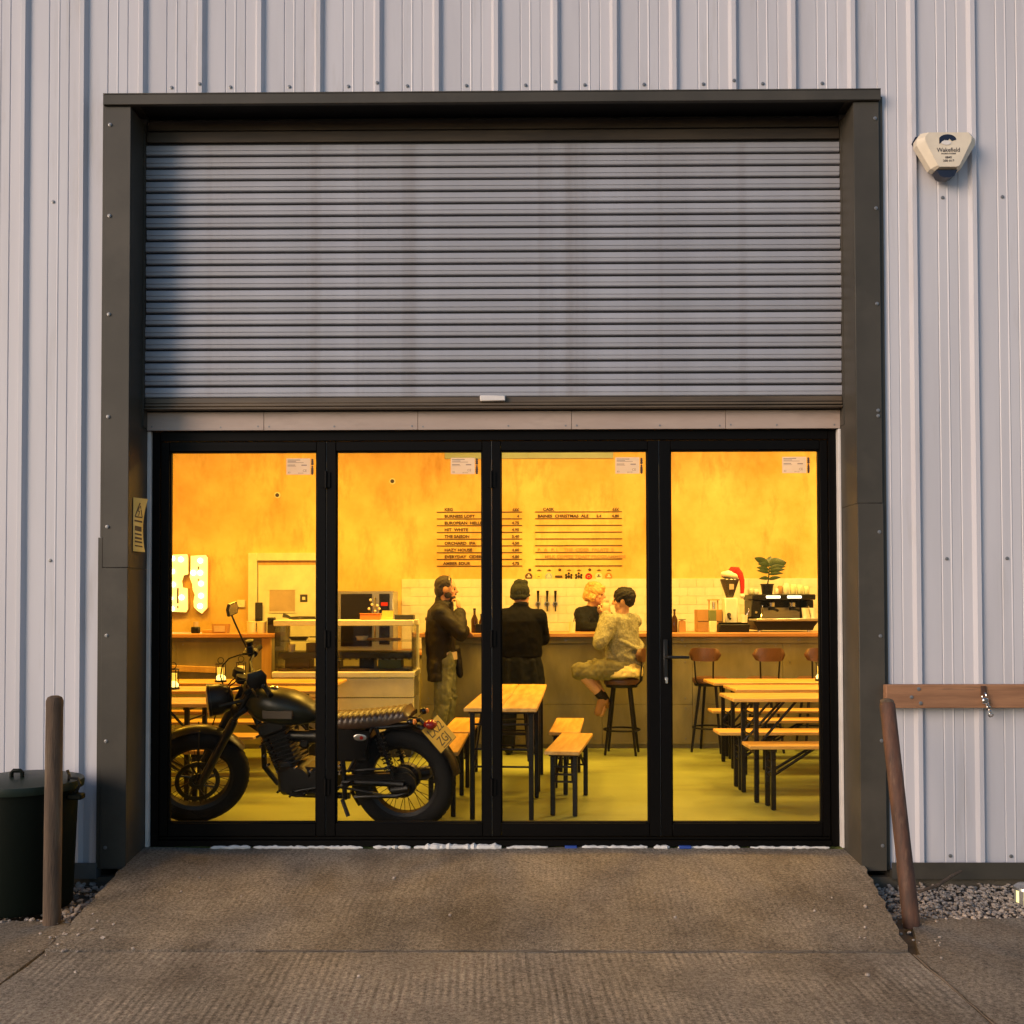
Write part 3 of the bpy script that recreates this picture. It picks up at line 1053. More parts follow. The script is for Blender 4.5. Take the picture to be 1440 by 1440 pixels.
# ---------------------------------------------------------------- four-leaf glazed door
dr = thing("glazed_door_set", "black framed four panel glass folding doors lit from inside", "glass doors", (0, 6.06, 0))
mb = MB()
mb.box(-2.114, -2.068, 6.030, 6.10, 0.003, 2.446, ch=0.002)
mb.box(1.880, 1.925, 6.030, 6.10, 0.003, 2.446, ch=0.002)
mb.box(-2.066, 1.878, 6.030, 6.10, 2.392, 2.446, ch=0.002)
mb.box(-2.066, 1.878, 6.022, 6.11, 0.004, 0.040, ch=0.003)
mb.box(-2.066, 1.878, 6.045, 6.10, 0.041, 0.058, ch=0.002)
mb.build("outer_frame", 'alu', dr)
GL = [(-2.014, -1.140), (-1.026, -0.160), (-0.050, 0.818), (0.952, 1.831)]
LF = [(-2.064, -1.085), (-1.081, -0.107), (-0.103, 0.883), (0.887, 1.876)]
for i, ((ga, gb), (la, lb)) in enumerate(zip(GL, LF)):
    mb = MB()
    mb.box(la, ga, 6.034, 6.094, 0.062, 2.388, ch=0.003)
    mb.box(gb, lb, 6.034, 6.094, 0.062, 2.388, ch=0.003)
    mb.box(ga + 0.0005, gb - 0.0005, 6.036, 6.092, 0.062, 0.138, ch=0.003)
    mb.box(ga + 0.0005, gb - 0.0005, 6.036, 6.092, 2.332, 2.388, ch=0.003)
    lf = mb.build("door_leaf", 'alu', dr)
    mb = MB()
    for (xa, xb, za, zb) in ((ga, ga + .007, .138, 2.332), (gb - .007, gb, .138, 2.332), (ga + .0075, gb - .0075, .138, .145), (ga + .0075, gb - .0075, 2.325, 2.332)):
        mb.box(xa, xb, 6.050, 6.078, za, zb)
    mb.build("gasket", 'gasket', lf)
    MB().box(ga + .002, gb - .002, 6.060, 6.068, .140, 2.330).build("glass_pane", 'glass', lf)
    # maker's label in the top corner of the glass
    xr = gb - (0.010, 0.012, 0.014, 0.040)[i] - 0.01
    xl = xr - 0.165
    MB().box(xl, xr - 0.022, 6.0585, 6.0592, 2.195, 2.292).build("paper_label", 'paper', lf)
    mb = MB()
    for q, (wd, zz, hh) in enumerate(((.075, 2.284, .004), (.05, 2.275, .0035), (.095, 2.268, .0025), (.045, 2.254, .004), (.05, 2.246, .002))):
        mb.box(xl + .008, xl + .008 + wd, 6.0578, 6.0583, zz - hh, zz)
    mb.box(xl + .090, xl + .122, 6.0578, 6.0583, 2.248, 2.254)
    mb.text("CE", 0.020, stand(xl + .098, 6.0578, 2.212))
    mb.text("B3", 0.014, stand(xl + .010, 6.0578, 2.203))
    mb.text("24-4-20", 0.010, stand(xl + .070, 6.0578, 2.2005))
    mb.build("label_print", 'inkpale', lf)['kind'] = 'stuff'
    mb = MB()
    for zz, rr in ((2.282, .0068), (2.271, .0075), (2.259, .008), (2.243, .0055), (2.232, .007), (2.222, .008), (2.211, .008), (2.201, .007)):
        mb.cyl((xr - .010, 6.0578, zz), (xr - .010, 6.0592, zz), rr, n=12)
    mb.build("label_dots", 'ink', lf)['kind'] = 'stuff'
    # hinges on the folding joints
    if i in (0, 1, 2):
        for zz in (0.35, 1.22, 2.16):
            if i == 2:
                continue
            MB().cyl((lb + .002, 6.026, zz - .05), (lb + .002, 6.026, zz + .05), .009, n=10).box(lb - .022, lb + .026, 6.0255, 6.0335, zz - .045, zz + .045).build("hinge", 'alu', lf)
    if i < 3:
        MB().box(lb + .0006, lb + .0034, 6.046, 6.062, .062, 2.388).build("gap_highlight", 'screw', lf)  # pale strip painted in as the highlight along the leaf gap
    if i == 3:
        mb = MB()
        mb.box(.902, .930, 6.020, 6.0335, .955, 1.215, ch=.005)
        mb.tube([(.916, 6.020, 1.112), (.916, 5.985, 1.112), (.926, 5.975, 1.112), (1.045, 5.975, 1.112)], .0095, 10)
        mb.build("handle", 'blackp', lf)
        MB().cyl((.916, 6.019, .985), (.916, 5.998, .985), .010, n=14).box(.909, .923, 5.992, 5.998, .958, .992, ch=.002).build("lock_key", 'steel', lf)

# two dark vents drilled through the inner wall are built with it; sealant under the sill
random.seed(4)
fo = thing("sealant_foam", "white expanding foam squeezed out under the door sill", "foam", (0, 6.0, 0))
for a, b, r in ((-1.75, -1.52, .011), (-1.50, -.86, .010), (-.80, -.58, .010), (-.56, -.46, .012), (-.50, -.05, .022), (-.02, .22, .010), (.42, .80, .012), (.84, .93, .012), (.98, 1.34, .009), (1.40, 1.86, .008)):
    n = max(5, int((b - a) / .018))
    pts = [(a + (b - a) * k / n, 6.012 + random.uniform(-.004, .004), .002 + random.uniform(-.002, .003)) for k in range(n + 1)]
    rs = [max(.004, r * random.uniform(.6, 1.25) * (0.45 if k in (0, n) else 1)) for k in range(n + 1)]
    MB().tube(pts, rs, 8).build("foam_bead", 'foam', fo)
for x, nm in ((.355, "blue plastic packer wedged in the foam below the third pane"), (1.02, "blue plastic packer wedged in the foam by the handle leaf")):
    tag(MB().box(x - .035, x + .035, 5.995, 6.02, -.002, .014, ch=.002).build("plastic_packer", 'blueplastic'), nm, "packer", "blue packers under the sill")

# ---------------------------------------------------------------- curled warning notice on the left jamb
sg = thing("warning_notice", "curled yellow warning notice with a triangle on the dark jamb", "sign", (-2.13, 5.86, 1.88))
cu = []
for k in range(13):
    z = 1.727 + .306 * k / 12
    cu.append((z, 0.019 + 0.024 * ((k - 5) / 6.5) ** 2 if k > 5 else 0.019 + 0.013 * ((5 - k) / 5) ** 2))
vs, fs = [], []
for z, off in cu:
    for s_ in (0, 1):
        for t in (0, 1):
            vs.append((-2.138 + (0.004 if t == 0 else off) + s_ * .001, 5.782 + 0.11 * t + (0.0 if s_ == 0 else .001), z))
for k in range(12):
    a, b = k * 4, (k + 1) * 4
    fs += [(a, a + 1, b + 1, b), (a + 2, b + 2, b + 3, a + 3), (a, b, b + 2, a + 2), (a + 1, a + 3, b + 3, b + 1)]
fs += [(0, 2, 3, 1), (48, 49, 51, 50)]
MB().add(vs, fs).build("notice_sheet", 'signyellow', sg)


def on_notice(u, z):       # a point just proud of the curled sheet; u runs 0..1 across it
    k = min(11, max(0, int((z - 1.727) / .306 * 12)))
    t = (z - cu[k][0]) / (.306 / 12)
    off = cu[k][1] + (cu[k + 1][1] - cu[k][1]) * t
    return Vector((-2.138 + .004 + (off - .004) * u + .0018, 5.782 + .11 * u - .0015, z))


mb = MB()


def strip(u0, z0, u1, z1, wz):
    a, b = on_notice(u0, z0), on_notice(u1, z1)
    d = (b - a).normalized()
    n_ = d.cross(Vector((0.95, -0.3, 0))).normalized() * wz
    mb.add([a - n_, b - n_, b + n_, a + n_], [(0, 1, 2, 3)])


strip(.15, 1.925, .5, 2.005, .004)
strip(.5, 2.005, .85, 1.925, .004)
strip(.15, 1.925, .85, 1.925, .004)
strip(.5, 1.985, .42, 1.958, .003)
strip(.42, 1.958, .56, 1.958, .003)
strip(.56, 1.958, .48, 1.932, .003)
strip(.1, 1.902, .9, 1.900, .005)
for zz, ww in ((1.866, .008), (1.852, .006), (1.828, .005), (1.805, .006), (1.784, .005), (1.760, .004)):
    strip(.15, zz, .85, zz - .003, ww)
mb.build("notice_print", 'ink', sg)

# ---------------------------------------------------------------- alarm box
al = thing("alarm_box", "cream shield shaped burglar alarm box on the metal wall", "alarm", (2.44, 5.72, 3.93))
# face centre 2.437; front face inset, bevelled flanks
out = [(2.300, 4.041), (2.575, 4.039), (2.602, 4.006), (2.600, 3.975), (2.520, 3.842), (2.498, 3.832), (2.376, 3.832), (2.352, 3.842), (2.276, 3.975), (2.276, 4.007)]
inn = [(2.330, 4.032), (2.548, 4.031), (2.568, 4.006), (2.563, 3.979), (2.498, 3.848), (2.485, 3.840), (2.389, 3.840), (2.378, 3.848), (2.313, 3.979), (2.309, 4.006)]
n = len(out)
vs = [(x, 5.722, z) for x, z in out] + [(x, 5.675, z) for x, z in out] + [(x, 5.640, z) for x, z in inn]
fs = []
for k in range(n):
    j = (k + 1) % n
    fs += [(k, j, n + j, n + k), (n + k, n + j, 2 * n + j, 2 * n + k)]
fs += [tuple(range(n)), tuple(range(2 * n, 3 * n))]
MB().add(vs, fs).build("cover", 'box_cream', al, sharp=20)
MB().prism([(2.380, 3.830), (2.494, 3.830), (2.478, 3.798), (2.455, 3.788), (2.420, 3.788), (2.398, 3.798)], 5.660, 5.722, 'y').prism([(2.290, 4.046), (2.585, 4.046), (2.606, 4.006), (2.510, 3.838), (2.366, 3.838), (2.268, 4.006)], 5.723, 5.728, 'y').build("strobe", 'box_navy', al)
mb = MB()
pts = [(2.437 - .050, 3.967), (2.437 - .050, 4.000)] + [(2.437 + .048 * math.cos(a) - .004, 3.990 + .030 * math.sin(a)) for a in [R(t) for t in range(150, -1, -15)]] + [(2.437 + .02, 3.982), (2.437 + .006, 3.996), (2.437 - .006, 3.98), (2.437 - .02, 3.99), (2.437 - .038, 3.975)]
mb.prism(pts, 5.6380, 5.6394, 'y')
mb.build("emblem", 'box_navy', al)
mb = MB()
mb.text("Wakefield", .034, stand(2.437, 5.6385, 3.922), 'CENTER', .92, .0006)
mb.text("SECURITY SYSTEMS", .0100, stand(2.437, 5.6385, 3.909), 'CENTER', .95, .0006)
mb.text("0845", .017, stand(2.437, 5.6385, 3.886), 'CENTER', 1.1, .0008)
mb.text("200 017", .017, stand(2.437, 5.6385, 3.867), 'CENTER', 1.1, .0008)
mb.build("lettering", 'ink', al)
mb = MB()
mb.prism([(2.437 - .012 + .030 * math.cos(R(t)) * 0.9, 3.973 + .013 * math.sin(R(t))) for t in range(0, 360, 30)], 5.6368, 5.6378, 'y')
mb.build("emblem_swirl", 'upvc', al)

# ---------------------------------------------------------------- left: dustbin and wooden post
bn = thing("dustbin", "dark green lidded plastic dustbin behind the wooden post", "bin", (-2.545, 5.36, YD))
cx, cy = -2.545, 5.37
T = Matrix.Translation((cx, cy, YD))
MB().lathe([(.235, .004), (.240, .02), (.262, .55), (.266, .625), (.272, .625), (.272, .645), (.0, .645)], 40, T).build("body", 'bin', bn)
MB().lathe([(.291, .615), (.294, .640), (.290, .655), (.262, .662), (.20, .676), (.12, .685), (.0, .688)], 40, T).build("lid", 'bin_lid', bn)
mb = MB()
mb.tube([(cx - .02, cy - .10, .525), (cx - .02, cy - .10, .558), (cx - .01, cy - .10, .568), (cx + .025, cy - .10, .568), (cx + .035, cy - .10, .558), (cx + .035, cy - .10, .525)], .011, 8)
mb.build("lid_handle", 'bin', bn)
mb = MB()
mb.tube([(cx + .255, cy - .06, .500), (cx + .262, cy - .065, .545), (cx + .25, cy - .06, .565), (cx + .268, cy - .065, .525), (cx + .305, cy - .06, .520), (cx + .318, cy - .06, .495), (cx + .300, cy - .06, .455), (cx + .27, cy - .06, .43)], .008, 8)
mb.build("lid_clip", 'blackp', bn)
mb = MB()
mb.box(cx + .262, cx + .335, cy - .09, cy - .03, .415, .445, ch=.006)
mb.build("side_handle", 'bin', bn)
MB().box(cx - .270, cx - .215, cy - .206, cy - .196, .475, .492, ch=.002).build("sticker", 'paper', bn).rotation_euler = (0, 0, 0)

MB().lathe([(.042, -.02), (.0425, .30), (.0415, .70), (.0405, 1.06), (.0415, 1.075), (.041, 1.095), (.034, 1.112), (.018, 1.120), (.0, 1.122)], 24, Matrix.Translation((-2.262, 5.07, YD)) @ Matrix.Rotation(R(.3), 4, 'Y')).build("wooden_post", 'oldwood')
tag(bpy.data.objects["wooden_post"], "round brown weathered wooden post in front of the dustbin", "post")

# ---------------------------------------------------------------- right: rusty leaning post, timber rail, padlock, ground light
rp_ = thing("rusty_post", "rusty steel post leaning against the end of the timber rail", "post", (1.968, 5.07, YD))
a, b = Vector((1.968, 5.07, YD - .02)), Vector((1.905, 5.20, .925))
MB().tube([a, a.lerp(b, .27), a.lerp(b, .275), a.lerp(b, .985), b], [.041, .0405, .0385, .0375, .030], 20).build("pipe", 'rust', rp_)
MB().ell(b, (.034, .034, .016), n=16, m=8).build("pipe_cap", 'oldwood', rp_)

rl = thing("timber_rail", "brown timber rail bolted along the metal wall beside the doorway", "wooden rail", (2.9, 5.69, .9))
MB().box(2.072, 4.6, 5.665, 5.715, .846, .974, ch=.004).build("rail", 'rail', rl)
for x, z in ((2.25, .950), (2.26, .872), (2.21, .905), (3.45, .95), (3.45, .88)):
    screw(rl, x, 5.6655, z)
MB().box(2.588, 2.612, 5.716, 5.730, .86, .96).build("fixing_plate", 'rust', rl)

pl = thing("padlock_chain", "shiny padlock and short chain hanging from the timber rail", "padlock", (2.60, 5.65, .93))
MB().box(2.588, 2.612, 5.650, 5.664, .915, .968, ch=.002).build("hasp", 'rust', pl)
MB().torus((2.602, 5.652, .913), (1, 0.2, 0), .017, .0045, 20, 8).build("shackle", 'chrome', pl)
MB().box(2.585, 2.622, 5.632, 5.656, .872, .904, ch=.006).build("lock_body", 'chrome', pl)
for k in range(4):
    MB().torus((2.616 + .006 * k, 5.645, .866 - .019 * k), ((1, .2, .3), (.2, 1, .3))[k % 2], .0105, .0038, 14, 7).build("chain_link", 'chrome', pl)

gl = thing("ground_light", "small round metal ground light glowing yellow on the gravel", "light", (2.70, 5.42, -.15))
T = Matrix.Translation((2.705, 5.42, -.162))
MB().lathe([(.062, 0), (.062, .012), (.056, .014), (.056, .016), (.0, .016)], 24, T).build("base_ring", 'steel', gl)
MB().lathe([(.060, .082), (.066, .084), (.064, .098), (.045, .112), (.0, .116)], 24, T).build("cap", 'steel', gl)
MB().lathe([(.050, .0165), (.0505, .0815)], 24, T).build("lit_window", 'pathglow', gl)
mb = MB()
for k in range(6):
    t = R(60 * k + 8)
    mb.box(-.012, .012, -.004, .004, .0165, .0815, mtx=T @ Matrix.Rotation(t, 4, 'Z') @ Matrix.Translation((0, -.056, 0)))
mb.build("bar", 'steel', gl)

tag(MB().tube([(2.16, 5.47, -.105), (2.28, 5.52, -.085), (2.40, 5.60, -.050), (2.46, 5.64, -.040)], [.008, .010, .009, .007], 8).build("stick", 'oldwood'), "dark bent stick lying on the gravel behind the rusty post", "stick")
random.seed(21)
# ================================================================== the room
fl = MB().box(-5.4, 4.9, 6.07, 12.0, -0.25, 0.0).build("floor", 'floor')
tag(fl, "polished greenish screed floor of the taproom", kind='structure')
ce = MB().box(-5.4, 4.9, 6.16, 12.0, 4.40, 4.55).build("ceiling", 'ceil')
tag(ce, "plain boarded ceiling of the taproom", kind='structure')
bw = MB().box(-5.4, 4.9, 11.90, 12.3, 0.001, 4.398).build("back_wall", 'plaster')
tag(bw, "amber trowelled plaster wall behind the bar", kind='structure')
sw = MB().box(-5.6, -5.402, 6.16, 12.0, -.2, 4.55).box(4.902, 5.1, 6.16, 12.0, -.2, 4.55).box(-5.6, -2.16, 6.04, 6.158, -.2, 4.55).box(1.964, 5.1, 6.04, 6.158, -.2, 4.55).box(-2.158, 1.962, 6.085, 6.158, 2.46, 4.55).build("side_wall", 'innerwall')
tag(sw, "pale inner walls closing the taproom at its sides and front", kind='structure')

# real lamps: a row of large round ceiling fittings that light the bar
LAMPS = [(-4.2, 9.3, 42), (-2.6, 9.7, 44), (-0.7, 9.3, 50), (1.0, 9.7, 56), (2.8, 9.3, 60), (4.1, 10.3, 46), (-3.3, 9.3, 18), (1.9, 8.1, 28), (-0.4, 8.6, 20)]
proto = None
LO = []
LAMP_W = 1.66
AMBER = (1.0, 0.54, 0.05)
for i, (x, y, pw) in enumerate(LAMPS):
    if proto is None:
        proto = thing("ceiling_lamp", "round drum ceiling lamp hanging over the taproom", "lamp", (0, 0, 0), "drum lamps over the taproom")
        MB().lathe([(.34, .10), (.36, -.02), (.38, -.02), (.38, .10), (.05, .13), (.0, .13)], 28).build("drum", 'blackp', proto)
        MB().cyl((0, 0, .13), (0, 0, .56), .012, n=8).build("rod", 'blackp', proto)
        MB().lathe([(.345, .03), (.345, .034), (.0, .034)], 28).build("diffuser", 'lampglow', proto)
        o = proto
    else:
        o = copy_tree(proto)
    o.location = (x, y, 3.84)
    LO.append(o)
for o, (x, y, pw) in zip(LO, LAMPS):
    ld = bpy.data.lights.new("lamp_light", 'AREA')
    ld.shape = 'DISK'
    ld.size = 0.66
    ld.energy = pw * LAMP_W
    ld.color = (1.0, 0.49 + 0.012 * (x + 4.2), 0.020 + 0.013 * (x + 4.2))
    lo = bpy.data.objects.new("lamp_light", ld)
    COL.objects.link(lo)
    lo.parent = o
    lo.location = (0, 0, 0.0)

YW = 11.90

dk = thing("wall_panel", "pale grey green panel fixed along the top of the back wall", "panel", (.2, 11.89, 3.4))
for a, b in ((-.75, .22), (.222, 1.21)):
    MB().box(a, b, 11.882, 11.898, 3.14, 3.74, ch=.002).build("board", 'duct', dk)
for x, z, nm in ((-2.705, 2.722, "small black round vent plug high on the plaster above the door"), (-1.362, 2.880, "small black round vent plug high on the plaster above the oven")):
    v = thing("vent_plug", nm, "vent", (x, YW, z), "black vent plugs in the back wall")
    MB().lathe([(.036, 0), (.036, .006), (.024, .008), (.0, .008)], 20, Matrix.Translation((x, YW - .0005, z)) @ Matrix.Rotation(R(90), 4, 'X')).build("collar", 'whitep', v)
    MB().lathe([(.023, 0), (.023, .006), (.0, .006)], 16, Matrix.Translation((x, YW - .0086, z)) @ Matrix.Rotation(R(90), 4, 'X')).build("plug", 'ink', v)

# marquee letters with bulbs
mq = thing("marquee_sign", "glowing bulb lit marquee letters on the wall above the left counter", "sign", (-3.72, 11.83, 1.35))


def px(x, z):
    return (x, z)


A_ = [(-3.96, 2.02), (-3.735, 2.03), (-3.725, 1.99), (-3.725, 1.80), (-3.775, 1.785), (-3.795, 1.72), (-3.785, 1.645), (-3.730, 1.635), (-3.725, 1.40), (-3.745, 1.36), (-3.96, 1.37)]
B_ = [(-3.690, 2.01), (-3.520, 2.02), (-3.497, 1.99), (-3.500, 1.41), (-3.560, 1.345), (-3.600, 1.37), (-3.650, 1.42), (-3.655, 1.49), (-3.640, 1.56), (-3.665, 1.62), (-3.670, 1.68), (-3.700, 1.76), (-3.690, 1.86)]
for pol in (A_, B_):
    cxx = sum(p[0] for p in pol) / len(pol)
    czz = sum(p[1] for p in pol) / len(pol)
    big = [((x - cxx) * 1.04 + cxx, (z - czz) * 1.02 + czz) for x, z in pol]
    MB().prism(big, 11.835, 11.898, 'y').build("letter_case", 'endwood', mq)
    MB().prism(pol, 11.815, 11.834, 'y').build("letter_face", 'glow', mq)
b0 = MB().ell((0, 0, 0), .030, n=12, m=8).build("bulb", 'bulb')
b0.parent = mq
first = True
for (x, z) in ((-3.90, 1.98), (-3.80, 1.97), (-3.90, 1.83), (-3.89, 1.68), (-3.92, 1.52), (-3.79, 1.53), (-3.90, 1.40), (-3.575, 1.955), (-3.575, 1.815), (-3.655, 1.815), (-3.565, 1.69), (-3.565, 1.55), (-3.575, 1.43)):
    if first:
        b0.location = Vector((x, 11.80, z)) - root_loc(mq)
        first = False
    else:
        inst(b0, mq, (x, 11.80, z))
MB().box(-3.848, -3.826, 11.8135, 11.8145, 1.46, 1.64).box(-3.845, -3.828, 11.8135, 11.8145, 1.405, 1.435).box(-3.607, -3.590, 11.8135, 11.8145, 1.72, 1.745).box(-3.608, -3.590, 11.8135, 11.8145, 1.85, 1.89).build("dark_mark", 'leather', mq)

# white door
do = thing("interior_door", "white boarded door in a wide white frame left of the display case", "door", (-2.55, 11.86, 0))
MB().box(-3.03, -2.93, 11.84, 11.898, 0, 2.045, ch=.004).box(-2.16, -2.06, 11.84, 11.898, 0, 2.045, ch=.004).box(-2.9295, -2.1605, 11.84, 11.898, 1.955, 2.045, ch=.004).build("door_frame", 'whitep', do)
MB().box(-2.918, -2.17, 11.868, 11.897, .008, 1.905, ch=.003).build("door_leaf", 'whitep', do)
MB().box(-2.925, -2.165, 11.872, 11.897, 1.907, 1.953).build("shadow_gap", 'endwood', do)
MB().box(-2.785, -2.49, 11.862, 11.8675, 1.365, 1.615, ch=.002).build("glazed_panel", 'panelgrey', do)
MB().box(-2.79, -2.485, 11.858, 11.8615, 1.615, 1.632).box(-2.79, -2.485, 11.858, 11.8615, 1.350, 1.365).build("panel_bead", 'whitep', do)
MB().box(-2.43, -2.345, 11.864, 11.8675, 1.475, 1.56).build("notice", 'ink', do)
MB().box(-2.405, -2.370, 11.8625, 11.8638, 1.50, 1.535).box(-2.425, -2.35, 11.8625, 11.8638, 1.566, 1.575).build("notice_print", 'whitep', do)
MB().box(-2.945, -2.86, 11.835, 11.8395, 1.16, 1.47).box(-2.935, -2.87, 11.80, 11.835, 1.28, 1.30).build("door_closer_plate", 'darkmetal', do)
sw_ = thing("wall_switch", "cream wall switch box beside the white door", "switch", (-3.10, 11.89, 1.46))
MB().box(-3.165, -3.075, 11.872, 11.898, 1.415, 1.50, ch=.004).build("plate", 'whitep', sw_)
MB().box(-3.13, -3.11, 11.866, 11.8715, 1.445, 1.47, ch=.001).build("rocker", 'cream', sw_)

# tiled splashback, each tile its own piece
sp_ = thing("tiled_splashback", "cream and tan oblong tiles on the wall behind the bar", "tiles", (1.2, 11.89, 1.1))
MB().box(-1.252, 4.30, 11.892, 11.898, .93, 1.738).build("grout", 'grout', sp_)
tm = MB().box(-.0993, .0993, 11.886, 11.8915, -.0495, .0495, ch=.001)
tA = tm.build("tile", 'tileA', None)
tB = tm.build("tile", 'tileB', None)
tA.parent = tB.parent = sp_
for q in (tA, tB):
    q.location = -root_loc(sp_)
used = [False, False]
for r_ in range(7):
    z = 1.738 - .0505 - r_ * .1015
    off = 0.0 if r_ % 2 == 0 else .1005
    for c in range(28):
        x = -1.150 + c * .201 + off
        if x > 3.85:
            continue
        which = 1 if random.random() < .22 else 0
        s_ = (tA, tB)[which]
        if not used[which]:
            used[which] = True
            o = s_
        else:
            o = s_.copy()
            COL.objects.link(o)
        o.location = Vector((x, random.uniform(-.0015, .001), z)) - Vector((root_loc(sp_).x, root_loc(sp_).y, root_loc(sp_).z))
        o.location.y = -root_loc(sp_).y + random.uniform(-.0008, .0006)

# menu boards: thin rails with loose letters
MENU = [("left menu board", -0.845, 0.150, [("KEG", "", "£££"), ("BURNESS LOFT", "", "4"), ("EUROPEAN  HELLES", "", "4.75"), ("HIT  WHITE", "", "4.95"), ("THE SAISON", "", "5.40"), ("ORCHARD  IPA", "", "4.50"), ("HAZY HOUSE", "", "4.60"), ("EVERYDAY  CIDER", "", "4.80"), ("AMBER SOUR", "", "4.75")]),
        ("right menu board", 0.300, 1.312, [("CASK", "", "£££"), ("BAINES  CHRISTMAS  ALE", "5.4", "4.80"), ("", "", ""), ("", "", ""), ("", "", ""), ("", "", ""), ("P.  A   P. I.    THE  CIDER  PALATE  B", "", ""), ("MILK COFFEE TOAST PROGRAMMERS", "", ""), ("", "", "")])]
for bi, (nm, xa, xb, rows) in enumerate(MENU):
    lab = ("beer menu of letters on thin rails, every row filled, behind the mullion", "beer menu of letters on thin rails with mostly empty rows, above the tap badges")[bi]
    t = thing("menu_board", lab, "menu", ((xa + xb) / 2, YW, 2.2), "letter rail menus over the bar")
    for k, (a, m_, p) in enumerate(rows):
        z = 2.522 - .0785 * k
        MB().box(xa, xb, 11.888, 11.898, z - .0085, z, ch=.001).build("rail", 'rail_ink', t)
        ghost = bi == 1 and k in (6, 7)
        mb = MB()
        x0 = xa + (.09 if not (bi == 0 and k == 8) else .075)
        if bi == 1 and k:
            x0 = xa + (.03, .03, .11)[0 if k == 1 else (1 if k == 6 else 2)]
        if a:
            mb.text(a, .047, stand(x0, 11.894, z + .010), 'LEFT', 1.12 if not ghost else 1.2, .002, .0014)
        if m_:
            mb.text(m_, .045, stand(xb - .30, 11.894, z + .010), 'LEFT', 1.05, .002, .0014)
        if p:
            mb.text(p, .045, stand(xb - .035, 11.894, z + .010), 'RIGHT', 1.1, .002, .0014)
        if mb.v:
            mb.build("lettering", 'ghost' if ghost else 'rail_ink', t)

# round tap badges in a row under the right menu
BC = ['leather', 'yellowcard', 'duct', 'rail_ink', 'hairdark', 'hairdark', 'red', 'jar', 'orange']
BL = ["brown round tap badge first in the row under the menu", "pale yellow square tap badge beside the brown one", "grey green round tap badge third in the row", "dark oblong tap badge in the middle of the row",
      "dark flower shaped tap badge beside the oblong one", "dark flower shaped tap badge next to the red ring", "dark red ring tap badge with an arch", "pale grey green tap badge beside the orange one", "orange round tap badge last in the row"]
for k in range(9):
    x = .225 + .116 * k
    t = thing("tap_badge", BL[k], "badge", (x, YW, 1.755), "tap badges under the menu")
    mb = MB()
    if k in (4, 5):
        for q in range(6):
            a = R(60 * q + 30)
            mb.cyl((x + .036 * math.cos(a), 11.890, 1.765 + .036 * math.sin(a)), (x + .036 * math.cos(a), 11.898, 1.765 + .036 * math.sin(a)), .013, n=10)
        mb.cyl((x, 11.889, 1.765), (x, 11.898, 1.765), .016, n=12)
        mb.box(x - .036, x + .036, 11.891, 11.898, 1.761, 1.769)
    elif k == 3:
        mb.box(x - .042, x + .042, 11.888, 11.898, 1.752, 1.778, ch=.002)
    elif k == 1:
        mb.box(x - .034, x + .034, 11.888, 11.898, 1.74, 1.80, ch=.002)
    elif k == 6:
        mb.torus((x, 11.893, 1.765), (0, 1, 0), .030, .010, 24, 8)
        mb.cyl((x, 11.890, 1.755), (x, 11.898, 1.755), .010, n=10)
    else:
        mb.cyl((x, 11.888, 1.765), (x, 11.898, 1.765), .040, .043, n=22)
    mb.build("disc", BC[k], t)
    mb = MB()
    if k in (0, 2, 7, 8):
        mb.box(x - .022, x + .022, 11.885, 11.8875, 1.757, 1.767).ell((x, 11.8868, 1.780), (.012, .0012, .010))
    else:
        mb.box(x - .014, x + .014, 11.8845, 11.8872, 1.760, 1.767)
    mb.build("badge_print", 'cream' if k in (0, 2, 8) else 'ink', t)
    mb = MB()
    if k in (0, 3, 6):
        mb.ell((x + .012, 11.893, 1.843), (.018, .005, .017))
    else:
        mb.box(x - .02, x + .03, 11.892, 11.898, 1.832, 1.838).box(x - .006, x + .016, 11.892, 11.898, 1.842, 1.847)
    mb.build("price_tab", 'rail_ink', t)

# beer taps on the tiles
for k, x in enumerate((.33, .435, .53)):
    t = thing("beer_tap", ("black handled beer tap beside the man in the beanie", "black handled beer tap in the middle of three", "black handled beer tap nearest the blond bartender")[k], "beer tap", (x, 11.85, 1.45), "wall mounted beer taps")
    MB().tube([(x, 11.835, 1.475), (x, 11.822, 1.52), (x, 11.815, 1.600)], [.010, .012, .017], 10).build("handle", 'blackp', t)
    MB().cyl((x, 11.88, 1.445), (x, 11.80, 1.445), .017, n=12).tube([(x, 11.815, 1.445), (x, 11.795, 1.43), (x, 11.795, 1.36)], .009, 10).build("spout", 'darkmetal', t)
    MB().lathe([(.03, 0), (.03, .006), (.0, .006)], 16, Matrix.Translation((x, 11.8805, 1.445)) @ Matrix.Rotation(R(90), 4, 'X')).build("rosette", 'steel', t)

# ================================================================== bar and counters
br = thing("bar_counter", "long grey board fronted bar with an orange wooden top", "bar", (1.6, 10.5, 0))
xs = [-.88, .02, .92, 1.82, 2.72, 3.62, 4.30]
for i, (a, b) in enumerate(zip(xs, xs[1:])):
    MB().box(a + .0015, b - .0015, 10.235, 10.253, .44, 1.045, ch=.0015).build("panel", 'bar', br)
    MB().box(a + .0015, b - .0015, 10.235, 10.253, .045, .4365, ch=.0015).build("panel", 'bar', br)
    for zz in (.10, .40, .50, .86, 1.02):
        for xx in (a + .07, b - .07):
            o = screw(br, xx, 10.234, zz)
            o.scale = (.8, .8, .8)
MB().box(-.88, 4.30, 10.222, 10.254, 1.047, 1.106, ch=.002).build("under_rail", 'bar', br)
MB().box(-.875, 4.30, 10.256, 10.80, .0, 1.105).build("carcass", 'bar', br)
MB().box(-.88, 4.30, 10.262, 10.30, .001, .043).build("kickboard", 'ink', br)
